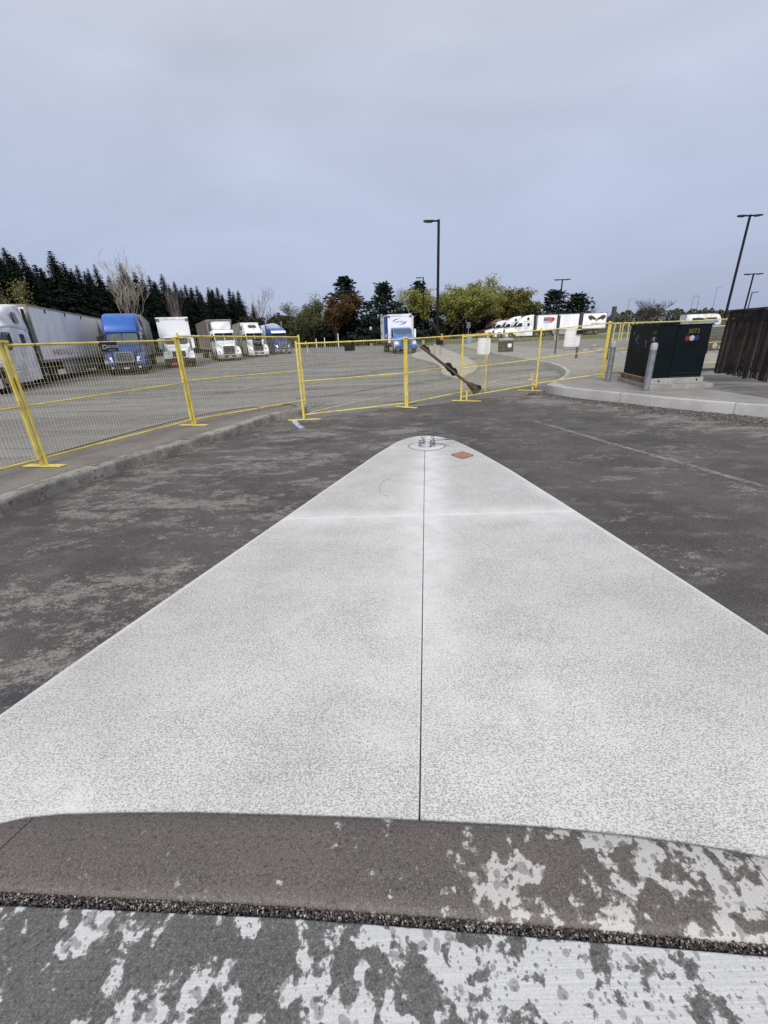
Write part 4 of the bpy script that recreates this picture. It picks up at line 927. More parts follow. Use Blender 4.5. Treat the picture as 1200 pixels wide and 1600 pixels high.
def at(px, py, z=0): p = G(px, py, z); return (p.x, p.y)
def decal(name, pts, x, mt, parent, th=.004, s=1):       # flat figure on a trailer side: pts (y, z)
    return MB().loft([[(x, y, z) for y, z in pts], [(x+s*th, y, z) for y, z in pts]]).build(name, mt, parent)
# 1 white truck at the far left
f1 = Vector(at(-50, 621))
t1, tr, y0, y1 = tractor('large white semi truck with sleeper cab and long white trailer at the left edge', f1, rad(18.5), TW, 'slope', trailer=(TRL_W, 'skirt'), tl=16.2, bumper=TW, glass=GLASS, ttop=4.1)
RL = mat('red_letter', (.36, .06, .06), .5); GP = mat('grey_purple', (.16, .15, .21), .6, 0, .5, 6, .5, (.30, .27, .30)); GPD = mat('dark_purple', (.07, .06, .11), .6, 0, .3, 6)
text('lettering', 'WARDONELL.CA', .50, RL, tr, (1.2935, y0+3.8, 1.62), (pi/2, 0, pi/2), .002)
yt = y1-2.6
decal('tower_picture', [(yt, 1.55), (yt+2.0, 1.55), (yt+1.85, 3.0), (yt+1.5, 3.05), (yt+1.35, 3.25), (yt+1.2, 3.25), (yt+.65, 3.9), (yt+.55, 3.3), (yt+.3, 3.2), (yt+.2, 2.6)], 1.2915, GP, tr)
decal('tower_band', [(yt+.35, 2.55), (yt+1.75, 2.55), (yt+1.72, 2.68), (yt+.4, 2.68)], 1.2975, GPD, tr); decal('tower_base', [(yt+.1, 1.58), (yt+1.9, 1.58), (yt+1.2, 1.95), (yt+.9, 1.7), (yt+.5, 2.0)], 1.2975, GPD, tr)
decal('tower_face', [(yt+.7, 2.75), (yt+1.5, 2.75), (yt+1.45, 3.0), (yt+.75, 3.0)], 1.2975, mat('pale_face', (.42, .38, .38), .6), tr)
for k in range(3): MB().box(1.292, 1.325, y0+2.5+k*3.6, y0+2.66+k*3.6, 3.78, 3.98).build('marker_lamp', DARK, tr)
# 2 blue truck
tractor('bright blue high roofed semi truck with chrome grille and grey trailer', at(201, 586), AL, TBD, 'high', TB, trailer=(TRL_G, 'plain'), tl=14, hoodpaint=TBD, skirt=TBD, ttop=4.05)
# 4 5 6
t4, tr4, y04, y14 = tractor('white day cab semi truck with squarish roof deflector and tan trailer', at(361, 564), rad(26), TW, 'day', trailer=(TRL_T, 'plain'), tl=13, sleeper=False, bumper=mat('bumper_grey', (.36, .37, .38), .4), grillem=mat('grille_dark_chrome', (.16, .17, .18), .3, .7), visor=TW, glass=GLASS, ttop=4.15)
tractor('white semi truck with sloping roof and a roof window, between tan trailer and blue truck', at(406, 558), rad(23), TW, 'slope', trailer=(m_trailer('trailer_pale', (.36, .36, .35), (.28, .275, .26)), 'plain'), tl=13, roofwin=True, bumper=TW, grillem=mat('grille_black', (.03, .03, .035), .4, .3), glass=GLASS, visor=TW)
tractor('blue and white semi truck with tall exhaust stacks and round topped trailer', at(444, 553.3), rad(23), TBD, 'mid', TB, trailer=(mat('tarp_pale', (.50, .55, .66), .6, 0, .2), 'dome'), tl=12, stack=True, visor=TW, hoodpaint=TBD, bumper=CHR, glass=GLASS, ttop=4.0)
t6 = S.collection.objects[-1]
# ---- box trucks
def boxtruck(label, loc, rz, paint, boxm, bl, bh=3.95, hoodtop=None, name='box_truck', bumper=None, fair=True, boxw=1.25):
    t = thing(name, label, 'truck', (loc[0], loc[1], 0), rz, 'box trucks'); b = MB()
    b.loft([rr(.66, .78, 1.36, .08, .10), rr(.78, .74, 1.48, .25, .14), rr(.86, .72, 1.56, .8, .15), rr(.94, .72, 1.66, 1.35, .14), rr(1.0, .72, 1.74, 1.7, .12)])
    for s in (-1, 1):
        arc = [(1.0+.60*cos(a), .50+.60*sin(a)) for a in [pi*(.06+.88*k/10) for k in range(11)]]
        prof = [(1.9, .62), (1.9, 1.06), (1.6, 1.2), (1.2, 1.28), (.7, 1.24), (.34, 1.08), (.16, .84), (.14, .66)]+arc[::-1]
        b.loft([[(x, y, (.62+(z_-.62)*k) if i < 8 else z_) for i, (y, z_) in enumerate(prof)] for x, k in zip((s*.6, s*.95, s*1.10, s*1.17), (1.06, 1.04, .98, .9))])
    b.loft([rr(1.0, .86, 1.75, 1.62, .08), rr(1.03, .84, 2.36, 2.12, .10, 3, .94), rr(1.06, .84, 2.46, 2.4, .12, 3, .98), rr(1.06, .84, 2.48, 3.25, .1, 3, 1.0)]); b.build('body', paint, t, True, 32)
    for s in (-1, 1):
        quadslab([(s*.0, 1.66, 1.80), (s*.93, 1.69, 1.80), (s*.88, 2.09, 2.32), (s*.0, 2.06, 2.32)], (0, -.77, .63), .018).build('windshield', GLASS2 if paint != TW else GLASS, t)
        quadslab([(s*1.04, 1.95, 1.72), (s*1.06, 2.9, 1.70), (s*1.03, 2.9, 2.30), (s*1.0, 2.35, 2.30)], (s, 0, .06), .03).build('side_window', GLASS, t)
        MB().loft([[(s*.66, .14, .86), (s*1.06, .24, .86), (s*1.10, .44, 1.10), (s*.74, .30, 1.14)], [(s*.66, .09, .88), (s*1.06, .18, .88), (s*1.10, .36, 1.14), (s*.74, .22, 1.18)]]).build('headlight', LAMPM, t)
        k = MB().box(s*1.30-.13, s*1.30+.10, 1.72, 1.84, 1.45, 2.30, 0, .04).build('mirror', TW if fair else DARK, t); MB().bar((s*1.0, 1.8, 2.2), (s*1.3, 1.78, 2.15), .03, .03).bar((s*1.0, 1.8, 1.6), (s*1.3, 1.78, 1.6), .03, .03).build('mirror_arm', DARK, k)
    MB().box(-.50, .50, .02, .12, .86, 1.30, 0, .03).build('grille', mat('grille_soft_black', (.02, .022, .025), .5), t)
    g = MB()
    for i in range(4): g.box(-.46, .46, .008, .019, .92+.1*i, .95+.1*i)
    g.build('grille_bars', mat('grille_grey', (.12, .13, .14), .4, .5), t)
    MB().box(-1.18, 1.18, -.06, .45, .42, .74, 0, .06).build('bumper', bumper or DARK, t); MB().box(-.17, .17, -.08, -.062, .5, .62).build('number_plate', LP, t)
    MB().box(-.45, .45, .5, 3.3+bl, .52, .84).build('chassis', DARK, t)
    for s in (-1, 1): wheel(t, s*1.0, 1.0, .5, .3, s); wheel(t, s*.9, 3.4+bl*.68, .5, .58, s)
    y0 = 3.4; y1 = y0+bl; bx = MB().box(-boxw, boxw, y0, y1, 1.02, bh-.04).build('cargo_box', boxm, t)
    e = MB()
    for s in (-1, 1): e.box(s*(boxw-.02)-.05, s*(boxw-.02)+.05, y0-.03, y1, bh-.14, bh); e.box(s*(boxw-.04)-.06, s*(boxw-.04)+.06, y0-.03, y0+.05, 1.0, bh-.14)
    e.box(-boxw+.1, boxw-.1, y0-.04, y0+.08, bh-.20, bh-.002); e.build('box_edge', TW if boxm != TRL_W else mat('box_edge', (.55, .56, .58), .4), bx)
    for s in (-1, 1): MB().box(s*(boxw-.10)-.12, s*(boxw-.10)+.12, y0-.05, y0-.03, bh-.34, bh-.12).build('corner_cap', mat('corner_grey', (.13, .135, .16), .5), bx)
    return t, bx, y0, y1
TRLP = simple('box_white', (.75, .765, .79), .4, 0, .08, 1.5)
boxtruck('plain white box truck with white cab behind the paired fence posts', at(284.5, 574.5), rad(24), TW, TRLP, 6.5, 4.0)
tm_, bx, y0, y1 = boxtruck('blue cabbed delivery truck whose white box front carries an oval emblem', at(634.5, 552.5), rad(7), TBL, TRLP, 6.0, 3.78, bumper=TBD); tm_.scale = (1.07, 1.07, 1.07)
NAVY = mat('navy_ink', (.012, .02, .09), .5)
def swoosh(a0, a1, w, flip=1):
    n = 18; o_, i_ = [], []
    for k in range(n+1):
        q = k/n; a = a0+(a1-a0)*q; th = w*sin(pi*q**1.4)+.004
        o_.append((.74*cos(a), .30*sin(a))); i_.append(((.74-th)*cos(a), (.30-th)*sin(a)))
    return o_, i_
for a0, a1, w in ((rad(75), rad(195), .09), (rad(255), rad(375), .11)):
    o_, i_ = swoosh(a0, a1, w); b = MB(); n = len(o_)
    b.add([(x, y0-.006, 3.06+z) for x, z in o_+i_], [(i, i+1, n+i+1, n+i) for i in range(n-1)]); b.build('oval_emblem', NAVY, bx)
text('lettering', 'meridian', .30, NAVY, bx, (0, y0-.005, 3.06), (pi/2, 0, 0), .001)
X = -1.25
decal('blue_panel', [(y0+.3, 1.2), (y0+3.0, 1.2), (y0+3.0, bx_h:=3.64), (y0+.3, bx_h)], X-.001, simple('panel_blue', (.02, .10, .48), .4, 0, .1), bx, .004, -1)
decal('blue_sill', [(y0+.1, 1.04), (y1-.1, 1.04), (y1-.1, 1.36), (y0+.1, 1.36)], X-.006, NAVY, bx, .004, -1)
decal('panel_mark', [(y0+1.0, 1.55), (y0+2.1, 1.55), (y0+2.1, 1.9), (y0+1.0, 1.9)], X-.007, TRLP, bx, .003, -1)
for k, (a, b_) in enumerate(((4.2, 3.1), (4.6, 1.9))): decal('swoosh_mark', [(y0+a, b_), (y0+a+.9, b_-.1), (y0+a+1.0, b_+.35), (y0+a+.5, b_+.1)], X-.002, NAVY, bx, .004, -1)
# roller door mirror panel beside the box is the swung side door
o = MB().box(1.28, 1.55, y0+.4, y0+.5, 1.3, 3.6, 0, .03).build('open_door', TRLP, tm_)
# ---- right hand row facing left on the terrace
ZT = .56
def rtruck(label, px, py_, Y, paint, cab, roofpaint=None, trailer=None, tl=13.5, **kw):
    p = V(px, py_, Y); return tractor(label, (p.x, p.y), rad(-90), paint, cab, roofpaint, trailer=trailer, tl=tl, z=ZT, group='semi trucks along the far right verge', **kw)
tR, trR, y0, y1 = rtruck('nearest white semi truck in the right row, its trailer carrying a maple leaf flag', 787, 520, 90.5, TW, 'slope', trailer=(TRL_W, 'skirt'), tl=13.4, bumper=TW, glass=GLASS, ttop=3.95)
rtruck('white semi truck second in the right row, just behind the nearest white tractor', 770, 521, 95.5, TW, 'slope', trailer=(TRL_W, 'plain'), tl=10, bumper=TW, glass=GLASS)
rtruck('semi truck with white hood and maroon sleeper in the right row', 756, 520, 101, TW, 'mid', TW, trailer=(TR, 'plain'), tl=2.2, glass=GLASS, ttop=4.0)
rtruck('maroon red semi truck with white hood edge, last in the right row', 744, 520, 106.5, TR, 'slope', TR, trailer=(TR, 'plain'), tl=6, glass=GLASS, ttop=3.9)
# pictures on the near white trailer (side facing the camera is local +x ... rotated -90)
sx_ = 1.29; 
RD = mat('flag_red', (.50, .03, .06), .5); FN = mat('flag_navy', (.07, .08, .15), .5, 0, .3, 8); FG = mat('flag_grey', (.34, .34, .40), .5)
def dside(name, pts, mt, k=0): return decal(name, pts, sx_+.0015+.005*k, mt, trR, .004, 1)
# on the camera side the trailer runs front (left) to rear (right) with increasing local y
a = y0+1.25; z0 = 2.55
dside('flag_field', [(a, z0+.25), (a+1.15, z0+.25), (a+1.25, z0+.95), (a, z0+.9)], FN)
for i in range(2): dside('flag_stripe', [(a+.1, z0+.38+.26*i), (a+1.1, z0+.38+.26*i), (a+1.1, z0+.48+.26*i), (a+.1, z0+.48+.26*i)], FG, 1)
leaf = [(0, -.55), (.04, -.2), (.3, -.28), (.25, -.12), (.55, .12), (.45, .18), (.5, .42), (.3, .36), (.24, .46), (.1, .28), (.16, .62), (.06, .56), (0, .75)]
leaf = leaf+[(-x, z) for x, z in leaf[-2:0:-1]]
dside('maple_disc', [(a+1.55+.46*cos(q), z0+.5+.46*sin(q)) for q in [2*pi*i/18 for i in range(18)]], mat('flag_pink', (.52, .16, .2), .5), 2)
dside('maple_leaf', [(a+1.8+x*.75, z0+.46+z_*.72) for x, z_ in leaf], RD, 3)
dside('flag_bar', [(a+2.7, z0-.15), (a+3.05, z0-.15), (a+3.05, z0+1.1), (a+2.7, z0+1.0)], RD)
for i in range(2): dside('small_lettering', [(a-.05, z0-.1+.16*i), (a+1.7, z0-.1+.16*i), (a+1.7, z0+.0+.16*i), (a-.05, z0+.0+.16*i)], mat('faint_red', (.38, .24, .28), .5), 1)
c_ = y1-1.9; zw = 2.95; BW = mat('eagle_brown', (.07, .05, .045), .6, 0, .4, 9)
for s in (-1, 1): dside('eagle_wing', [(c_, zw-.15), (c_+s*.45, zw+.25), (c_+s*1.1, zw+.6), (c_+s*1.65, zw+.5), (c_+s*1.7, zw+.15), (c_+s*1.35, zw-.2), (c_+s*1.1, zw-.35), (c_+s*.9, zw-.12), (c_+s*.3, zw-.28)], BW)
dside('eagle_body', [(c_-.18, zw-.5), (c_+.18, zw-.5), (c_+.25, zw-.1), (c_, zw+.12), (c_-.25, zw-.1)], mat('eagle_pale', (.36, .28, .2), .6), 1)
dside('small_lettering', [(c_-1.0, zw-.95), (c_+.9, zw-.95), (c_+.9, zw-.8), (c_-1.0, zw-.8)], FG)
# ---- white coach and dark estate car beyond the transformer
q_ = V(1093, 500, 110); ztop_ = V(1105, 490.5, 110).z; cx = thing('white_coach', 'white coach with a dark sloping windscreen seen above the transformer', 'coach', (q_.x, q_.y, ztop_-2.9), 0)
b = MB(); b.loft([[(x, y, z_) for y, z_ in ((-1.2, .5), (1.2, .5), (1.25, 1.6), (1.15*k, zt_), (-1.15*k, zt_), (-1.25, 1.6))] for x, zt_, k in ((-4, 2.9, 1), (2.6, 2.9, 1), (3.5, 2.75, .95), (4.05, 2.3, .9), (4.3, 1.75, .85), (4.35, 1.2, .8))]); b.build('body', TW, cx, True, 40)
MB().box(-2.6, 3.2, -1.262, -1.232, 1.55, 2.1, 0, .004).build('side_window', GLASS, cx); quadslab([(4.24, -.9, 1.75), (4.24, .9, 1.75), (3.85, .9, 2.35), (3.85, -.9, 2.35)], (.8, 0, .6), .08).build('windshield', GLASS, cx)
for x in (-2.6, 2.6): 
    for s in (-1, 1): w_ = MB().lathe([(.3, -.14), (.46, -.14), (.48, -.1), (.48, .1), (.46, .14), (.3, .14)], 18, 'y').build('wheel', RUB, cx); w_.location = (x, s*1.12, .48)
q_ = V(1125, 525, 34); cc = thing('estate_car', 'dark car with a silver roof edge parked beside the yellow lamp block', 'car', (q_.x+.2, q_.y, 0), rad(180+8))
CARP = mat('car_dark', (.02, .022, .026), .25, .2, .3)
b = MB(); b.loft([[(x, y*k, z_) for y, z_ in ((-.88, .32), (.88, .32), (.93, .62), (.9, zs), (-.9, zs), (-.93, .62))] for x, zs, k in ((-2.25, .72, .8), (-2.1, .85, .95), (-1.1, 1.0, 1), (.9, 1.02, 1), (2.0, 1.02, .98), (2.3, .95, .9))]); b.build('body', CARP, cc, True, 40)
b = MB(); b.loft([[(x, y, z_) for y, z_ in ((-.86, .98), (.86, .98), (.66*k+.05, zt_), (-.66*k-.05, zt_))] for x, zt_, k in ((-1.15, 1.02, 1.2), (-.35, 1.55, 1), (.4, 1.66, 1), (1.6, 1.62, 1), (2.2, 1.05, 1.2))]); b.build('cabin', GLASS, cc, True, 40)
MB().loft([[(x, y, z_+d) for y, d in ((-.72, -.02), (.72, -.02), (.7, .04), (-.7, .04))] for x, z_ in ((-.42, 1.54), (.4, 1.66), (1.65, 1.62))]).build('roof', mat('car_silver', (.5, .51, .53), .25, .5), cc, True, 40)
for x in (-1.4, 1.4):
    for s in (-1, 1): w_ = MB().lathe([(.2, -.1), (.32, -.1), (.34, -.07), (.34, .07), (.32, .1), (.2, .1)], 18, 'y').build('wheel', RUB, cc); w_.location = (x, s*.84, .34); MB().lathe([(.02, -.11), (.2, -.1), (.2, .1), (.02, .11)], 14, 'y').build('rim', RIM, w_)
for s in (-1, 1): MB().box(-2.26, -2.1, s*.62-.16, s*.62+.16, .68, .80, 0, .03).build('headlight', LAMPM, cc)
# ------------------------------------------------------------------ trees
BARK = simple('bark', (.055, .045, .038), .9, 0, .4, 4, .2); BARKL = simple('pale_bark', (.30, .27, .235), .9, 0, .35, 4, .2)
L_SPR = m_leaf('spruce_needles', (.009, .018, .013), (.018, .032, .019), (.026, .044, .024)); L_PINE = m_leaf('pine_needles', (.012, .022, .020), (.024, .040, .032), (.034, .05, .034))
L_YG = m_leaf('spring_leaves', (.17, .185, .045), (.275, .27, .07), (.12, .145, .035)); L_GR = m_leaf('sparse_leaves', (.08, .09, .035), (.13, .13, .05), (.06, .07, .03))
L_RB = m_leaf('russet_leaves', (.075, .046, .02), (.12, .078, .032), (.055, .042, .018)); L_OL = m_leaf('olive_leaves', (.12, .125, .032), (.19, .18, .05), (.09, .095, .028)); L_UND = m_leaf('undergrowth_leaves', (.03, .036, .016), (.06, .06, .026), (.022, .026, .012))
def conifer(seed, Ht, R, style='spruce'):
    r = random.Random(seed); tk = MB(); fo = MB()
    tk.tube([(0, 0, -.3), (r.uniform(-.1, .1), 0, Ht*.5), (0, 0, Ht*.97)], [Ht*.016, Ht*.010, .02], 7)
    z = Ht*(.05 if style == 'spruce' else .08)
    while z < Ht*.985:
        q = z/Ht; L0 = R*((1-q)**.95)*(.9 if style == 'spruce' else 1.0)+.12
        if style == 'pine': L0 = R*((1-q)**.75)*(.78+.22*sin(q*13+seed))+.35
        nb = r.randint(5, 7) if style == 'spruce' else r.randint(4, 6); a0 = r.uniform(0, 6.28)
        for k in range(nb):
            a = a0+2*pi*k/nb+r.uniform(-.35, .35); L = L0*(r.uniform(.5, 1.2) if style == 'spruce' else r.uniform(.5, 1.15)); u = Vector((cos(a), sin(a), 0)); w = Vector((-sin(a), cos(a), 0))
            droop = (-.34 if style == 'spruce' else .12)*L; base = Vector((0, 0, z)); ns = max(3, int(L/.26)) if style == 'spruce' else max(3, int(L/.4))
            if L > 1.2: tk.tube([base, base+u*L*.55+Vector((0, 0, droop*.35)), base+u*L*.9+Vector((0, 0, droop*.8))], [.045, .03, .012], 4, caps=False)
            for i in range(ns):
                t = (i+.6)/ns; c = base+u*L*t+Vector((0, 0, droop*t**1.3+(.10*L*max(0, t-.7))))
                if style == 'spruce':
                    ln = (.30+.42*(1-t)*L*.5)*r.uniform(.7, 1.25)*(.3+.7*min(1, (1-q)*4))
                    for s in (-1, 1):
                        d = (u*r.uniform(.35, .9)+w*s*r.uniform(.5, 1)).normalized()*ln+Vector((0, 0, -ln*r.uniform(.15, .6))); n = d.cross(Vector((r.uniform(-.5, .5), r.uniform(-.5, .5), 1))).normalized()*ln*.27
                        fo.add([c, c+d*.5+n, c+d, c+d*.5-n], [(0, 1, 2, 3)])
                    d = Vector((r.uniform(-.1, .1), r.uniform(-.1, .1), -r.uniform(.2, .5)*min(1, L))); n = w*.09
                    fo.add([c+n, c-n, c+d], [(0, 1, 2)])
                else:
                    if t < .35 and q < .7: continue
                    for _ in range(6):
                        ln = r.uniform(.35, .7); d = Vector((r.gauss(0, 1), r.gauss(0, 1), r.gauss(.35, .55))).normalized()*ln+u*.15; cc_ = c+Vector((r.gauss(0, .28), r.gauss(0, .28), r.gauss(0, .16))); n = d.cross(Vector((r.gauss(0, 1), r.gauss(0, 1), r.gauss(0, 1)))).normalized()*ln*.38
                        fo.add([cc_, cc_+d*.5+n, cc_+d, cc_+d*.5-n], [(0, 1, 2, 3)])
        z += (.24 if style == 'spruce' else .5)*r.uniform(.6, 1.4)*(1 if q < .7 else .75)
    return tk, fo
def broad(seed, Ht, R, leaf=.22, nl=9, levels=4, spread=.55, stems=1, low=.22, bark_r=None, up=.35, fan=(3, 4)):
    r = random.Random(seed); tk = MB(); fo = MB(); br = bark_r or Ht*.02; tips = []
    def grow(p, d, L, rad_, lv):
        n = 3; pts = [p]; rs = [rad_]; q = p.copy(); dd = d.copy()
        for i in range(n):
            dd = (dd+Vector((r.gauss(0, .13), r.gauss(0, .13), r.gauss(.05, .08)))).normalized(); q = q+dd*L/n; pts.append(q.copy()); rs.append(rad_*(1-.55*(i+1)/n))
        tk.tube(pts, rs, 6 if rad_ > .08 else 4 if rad_ > .03 else 3, caps=False)
        if lv >= 2: tips.extend(pts[1:])
        if lv >= levels: return
        for k in range(r.randint(*fan)+(1 if lv == 0 else 0)):
            t = r.uniform(.35, 1.0) if k else 1.0; i = min(n-1, int(t*n)); c = pts[i].lerp(pts[i+1], t*n-i)
            a = r.uniform(0, 2*pi); o = Vector((cos(a), sin(a), r.uniform(-.15, .5))); nd = (dd*(1-spread)+o*spread+Vector((0, 0, up*.4))).normalized()
            grow(c, nd, L*r.uniform(.55, .80), max(.013, rad_*.45*r.uniform(.7, 1.0)), lv+1)
    for s in range(stems):
        a = r.uniform(0, 6.28); d = Vector((cos(a)*.28*(stems > 1), sin(a)*.28*(stems > 1), 1)).normalized(); grow(Vector((0, 0, -.2)), d, Ht*(low if stems == 1 else low*1.5)+.3, br*(1 if stems == 1 else .65), 0)
    zs = [v[2] for v in tk.v]; xs = [math.hypot(v[0], v[1]) for v in tk.v]; xs.sort(); kz = Ht*.97/max(zs); kx = R/xs[int(len(xs)*.97)]
    tk.v = [(v[0]*kx if v[2] > 1 else v[0]*(1+(kx-1)*max(0, v[2])), v[1]*kx if v[2] > 1 else v[1]*(1+(kx-1)*max(0, v[2])), v[2]*kz) for v in tk.v]
    if nl:
        for p in tips:
            p = Vector((p.x*kx, p.y*kx, p.z*kz)); clump = r.random()
            for _ in range(int(nl*(.4+1.2*clump))):
                c = p+Vector((r.gauss(0, .38), r.gauss(0, .38), r.gauss(0, .30))); s = leaf*r.uniform(.6, 1.35); d = Vector((r.gauss(0, 1), r.gauss(0, 1), r.gauss(0, .7))).normalized()*s; n = d.cross(Vector((r.gauss(0, 1), r.gauss(0, 1), r.gauss(0, 1)))).normalized()*s*.45
                fo.add([c-d*.6, c+n, c+d*.6, c-n], [(0, 1, 2, 3)])
    return tk, fo
def tree(name, label, cat, group, gen, px, top_px, Y, Ht0, leafm, bark, zb=0, wx=1.0, rz=0, base_px=None):
    """place so that the crown top reaches top_px at depth Y"""
    p = V(px, top_px, Y); b = V(px, 530, Y); t = thing(name, label, cat, (p.x, p.y, zb), rz, group)
    tk, fo = gen; k = (p.z-zb)/Ht0
    a = tk.build('trunk', bark, t); 
    if fo.v: fo.build('crown', leafm, t)
    t.scale = (k*wx, k*wx, k); return t
# spruce wood on the left: five grown individuals copied along the edge of the lot
protos = []
for i, (Ht, R_) in enumerate(((15, 5.0), (14, 4.6), (16, 5.4), (15, 4.5), (13.5, 5.0))):
    tk, fo = conifer(11+i, Ht, R_); protos.append((tk, fo, Ht))
spr = []
def spruce(px, top, Y, k, label='dark spruce in the dense row behind the parked trucks on the left', dx=0, group='spruces behind the parked trucks'):
    p = V(px, top, Y); tk, fo, Ht = protos[k]
    if len(spr) <= k or spr[k] is None:
        t = thing('spruce_tree', label, 'tree', (p.x+dx, p.y, 0), rnd.uniform(0, 6), group); tk.build('trunk', BARK, t); fo.build('crown', L_SPR, t); spr.append(t)
    else: t = clone(spr[k], (p.x+dx, p.y, 0), rnd.uniform(0, 6), label); t['group'] = group
    s = p.z/Ht; t.scale = (s*rnd.uniform(1.1, 1.4),)*2+(s,); return t
front_row = [(-40, 372, 57), (-12, 388, 60), (4, 384, 62), (30, 391, 64), (52, 408, 66), (76, 387, 68), (97, 406, 70), (118, 412, 73), (146, 410, 76), (168, 428, 79), (187, 409, 81), (208, 420, 84), (231, 428, 88), (251, 425, 92), (271, 437, 96), (288, 442, 101), (306, 444, 106), (324, 446, 111), (338, 446, 116), (357, 449, 122), (371, 452, 128), (394, 472, 140)]
for i, (x, y, Y) in enumerate(front_row):
    lab = 'tall narrow spruce standing proud above the trailer of the left white truck' if x == 76 else 'dark spruce in the dense row behind the parked trucks on the left'
    spruce(x, y, Y, i % 5 if i < 5 else rnd.randrange(5), lab, group='spruces behind the parked trucks')
for i, (x, y, Y) in enumerate(front_row[1:-1]):
    spruce((x+front_row[i+2][0])/2+rnd.uniform(-3, 3), max(y, front_row[i+2][1])+rnd.uniform(4, 12), Y+5+rnd.uniform(-1, 2), rnd.randrange(5), 'dark spruce half hidden in the second row of the left wood', group='second row spruces')
for i in range(len(front_row)-2):
    x, y, Y = front_row[i]; x2, y2, Y2 = front_row[i+1]
    spruce(x+(x2-x)*rnd.uniform(.35, .65), max(y, y2)+rnd.uniform(1, 9), (Y+Y2)/2+rnd.uniform(-1, 1), rnd.randrange(5), 'dark spruce squeezed between taller neighbours in the left wood', group='infill spruces')
for i, (x, y, Y) in enumerate(front_row[1:]):
    spruce(x+rnd.uniform(-10, 4), y+rnd.uniform(10, 24), Y+13+rnd.uniform(-1, 2), rnd.randrange(5), 'dark spruce deep in the left wood behind the second row', group='third row spruces')
for i, (x, y, Y) in enumerate(front_row[::2]):
    spruce(x+rnd.uniform(-8, 6), y+rnd.uniform(14, 26), Y-3, rnd.randrange(5), 'low young spruce filling the front edge of the left wood', group='low spruces at the wood edge')
# bare trees
tree('bare_tree', 'tall pale leafless tree rising above the spruces behind the blue truck', 'tree', 'bare trees', broad(3, 16, 4.6, nl=0, levels=5, spread=.42, low=.26, stems=1, up=.5, fan=(3, 4), bark_r=.2), 182, 380, 62, 16, None, BARKL, rz=1.0)
tree('bare_tree', 'thin leafless tree at the left picture edge before the spruces', 'tree', 'bare trees', broad(5, 9, 3, nl=3, levels=4, spread=.45, stems=2, leaf=.14), 2, 428, 50, 9, L_OL, BARKL)
tree('bare_tree', 'slender leafless tree over the white box truck', 'tree', 'bare trees', broad(8, 12, 2.2, nl=0, levels=4, spread=.38, stems=2, up=.6), 256, 434, 78, 12, None, BARKL)
tree('bare_tree', 'grey leafless tree at the end of the spruce row', 'tree', 'bare trees', broad(9, 13, 3.2, nl=0, levels=5, spread=.4, up=.5, fan=(3, 3)), 398, 440, 120, 13, None, BARKL)
tree('bare_tree', 'small leafless tree right of the spruce row above the blue stacked truck', 'tree', 'bare trees', broad(10, 7, 2.4, nl=0, levels=4, spread=.45, stems=2), 421, 474, 112, 7, None, BARK)
tree('bare_tree', 'leafless grey tree between the two pines above the delivery truck', 'tree', 'bare trees', broad(12, 13, 3.0, nl=2, levels=5, spread=.38, stems=2, leaf=.12, fan=(3, 3)), 627, 447, 112, 13, L_OL, BARKL)
tree('bare_tree', 'faint leafless tree right of the dark pines behind the trailer', 'tree', 'bare trees', broad(13, 8, 2.6, nl=0, levels=4, spread=.5), 926, 470, 120, 8, None, BARK)
tree('bare_tree', 'dark leafless bush on the skyline above the transformer', 'tree', 'bare trees', broad(14, 7, 3.4, nl=0, levels=5, spread=.5, stems=3, fan=(3, 4)), 1021, 462, 105, 7, None, BARK)
# centre group
tree('broadleaf_tree', 'airy green broadleaf tree with a forked trunk left of the brown tree', 'tree', None, broad(21, 13, 7.2, .24, 7, 4, .5, stems=2, low=.25), 483, 458, 103, 13, L_GR, BARK)
tree('broadleaf_tree', 'russet brown broadleaf tree with a dense rounded crown', 'tree', None, broad(22, 12, 5.6, .30, 22, 4, .5, low=.2), 521, 458, 100, 12, L_RB, BARK, wx=.95)
tree('pine_tree', 'tall dark pine behind the russet tree, tallest of the centre trees', 'tree', None, conifer(31, 16, 6.4, 'pine'), 537, 432, 108, 16, L_PINE, BARK, wx=1.75)
tree('pine_tree', 'broad dark pine with layered branches left of the delivery truck', 'tree', None, conifer(32, 14, 6.2, 'pine'), 598, 441, 100, 14, L_PINE, BARK, wx=1.55)
tree('pine_tree', 'dark pine right behind the delivery truck beside the yellow green tree', 'tree', None, conifer(33, 14, 5.4, 'pine'), 655, 441, 108, 14, L_PINE, BARK, wx=1.35)
tree('broadleaf_tree', 'yellow green spring tree behind the tall lamp pole', 'tree', None, broad(23, 14, 11.0, .28, 12, 4, .48, stems=2, low=.24), 696, 434, 103, 14, L_YG, BARK)
tree('broadleaf_tree', 'thin yellow green tree between the lamp pole and the red tractor', 'tree', None, broad(24, 14, 7.0, .27, 10, 4, .45, stems=2, low=.26), 748, 438, 108, 14, L_YG, BARK)
tree('broadleaf_tree', 'yellow green tree directly right of the tall lamp pole, forked low', 'tree', None, broad(27, 14, 9.0, .27, 9, 4, .5, stems=3, low=.24), 722, 440, 106, 14, L_YG, BARK)
tree('broadleaf_tree', 'wide olive spring tree above the white tractors', 'tree', None, broad(25, 13, 8.6, .28, 17, 4, .5, stems=3, low=.22), 808, 443, 112, 13, L_OL, BARK)
tree('pine_tree', 'rounded dark pine behind the flag trailer, the taller of two', 'tree', None, conifer(34, 11, 6.0, 'pine'), 868, 453, 116, 11, L_PINE, BARK, wx=1.65)
tree('pine_tree', 'rounded dark pine behind the white trailer, right of the taller one', 'tree', None, conifer(35, 10.5, 6.0, 'pine'), 905, 458, 116, 10.5, L_PINE, BARK, wx=1.65)
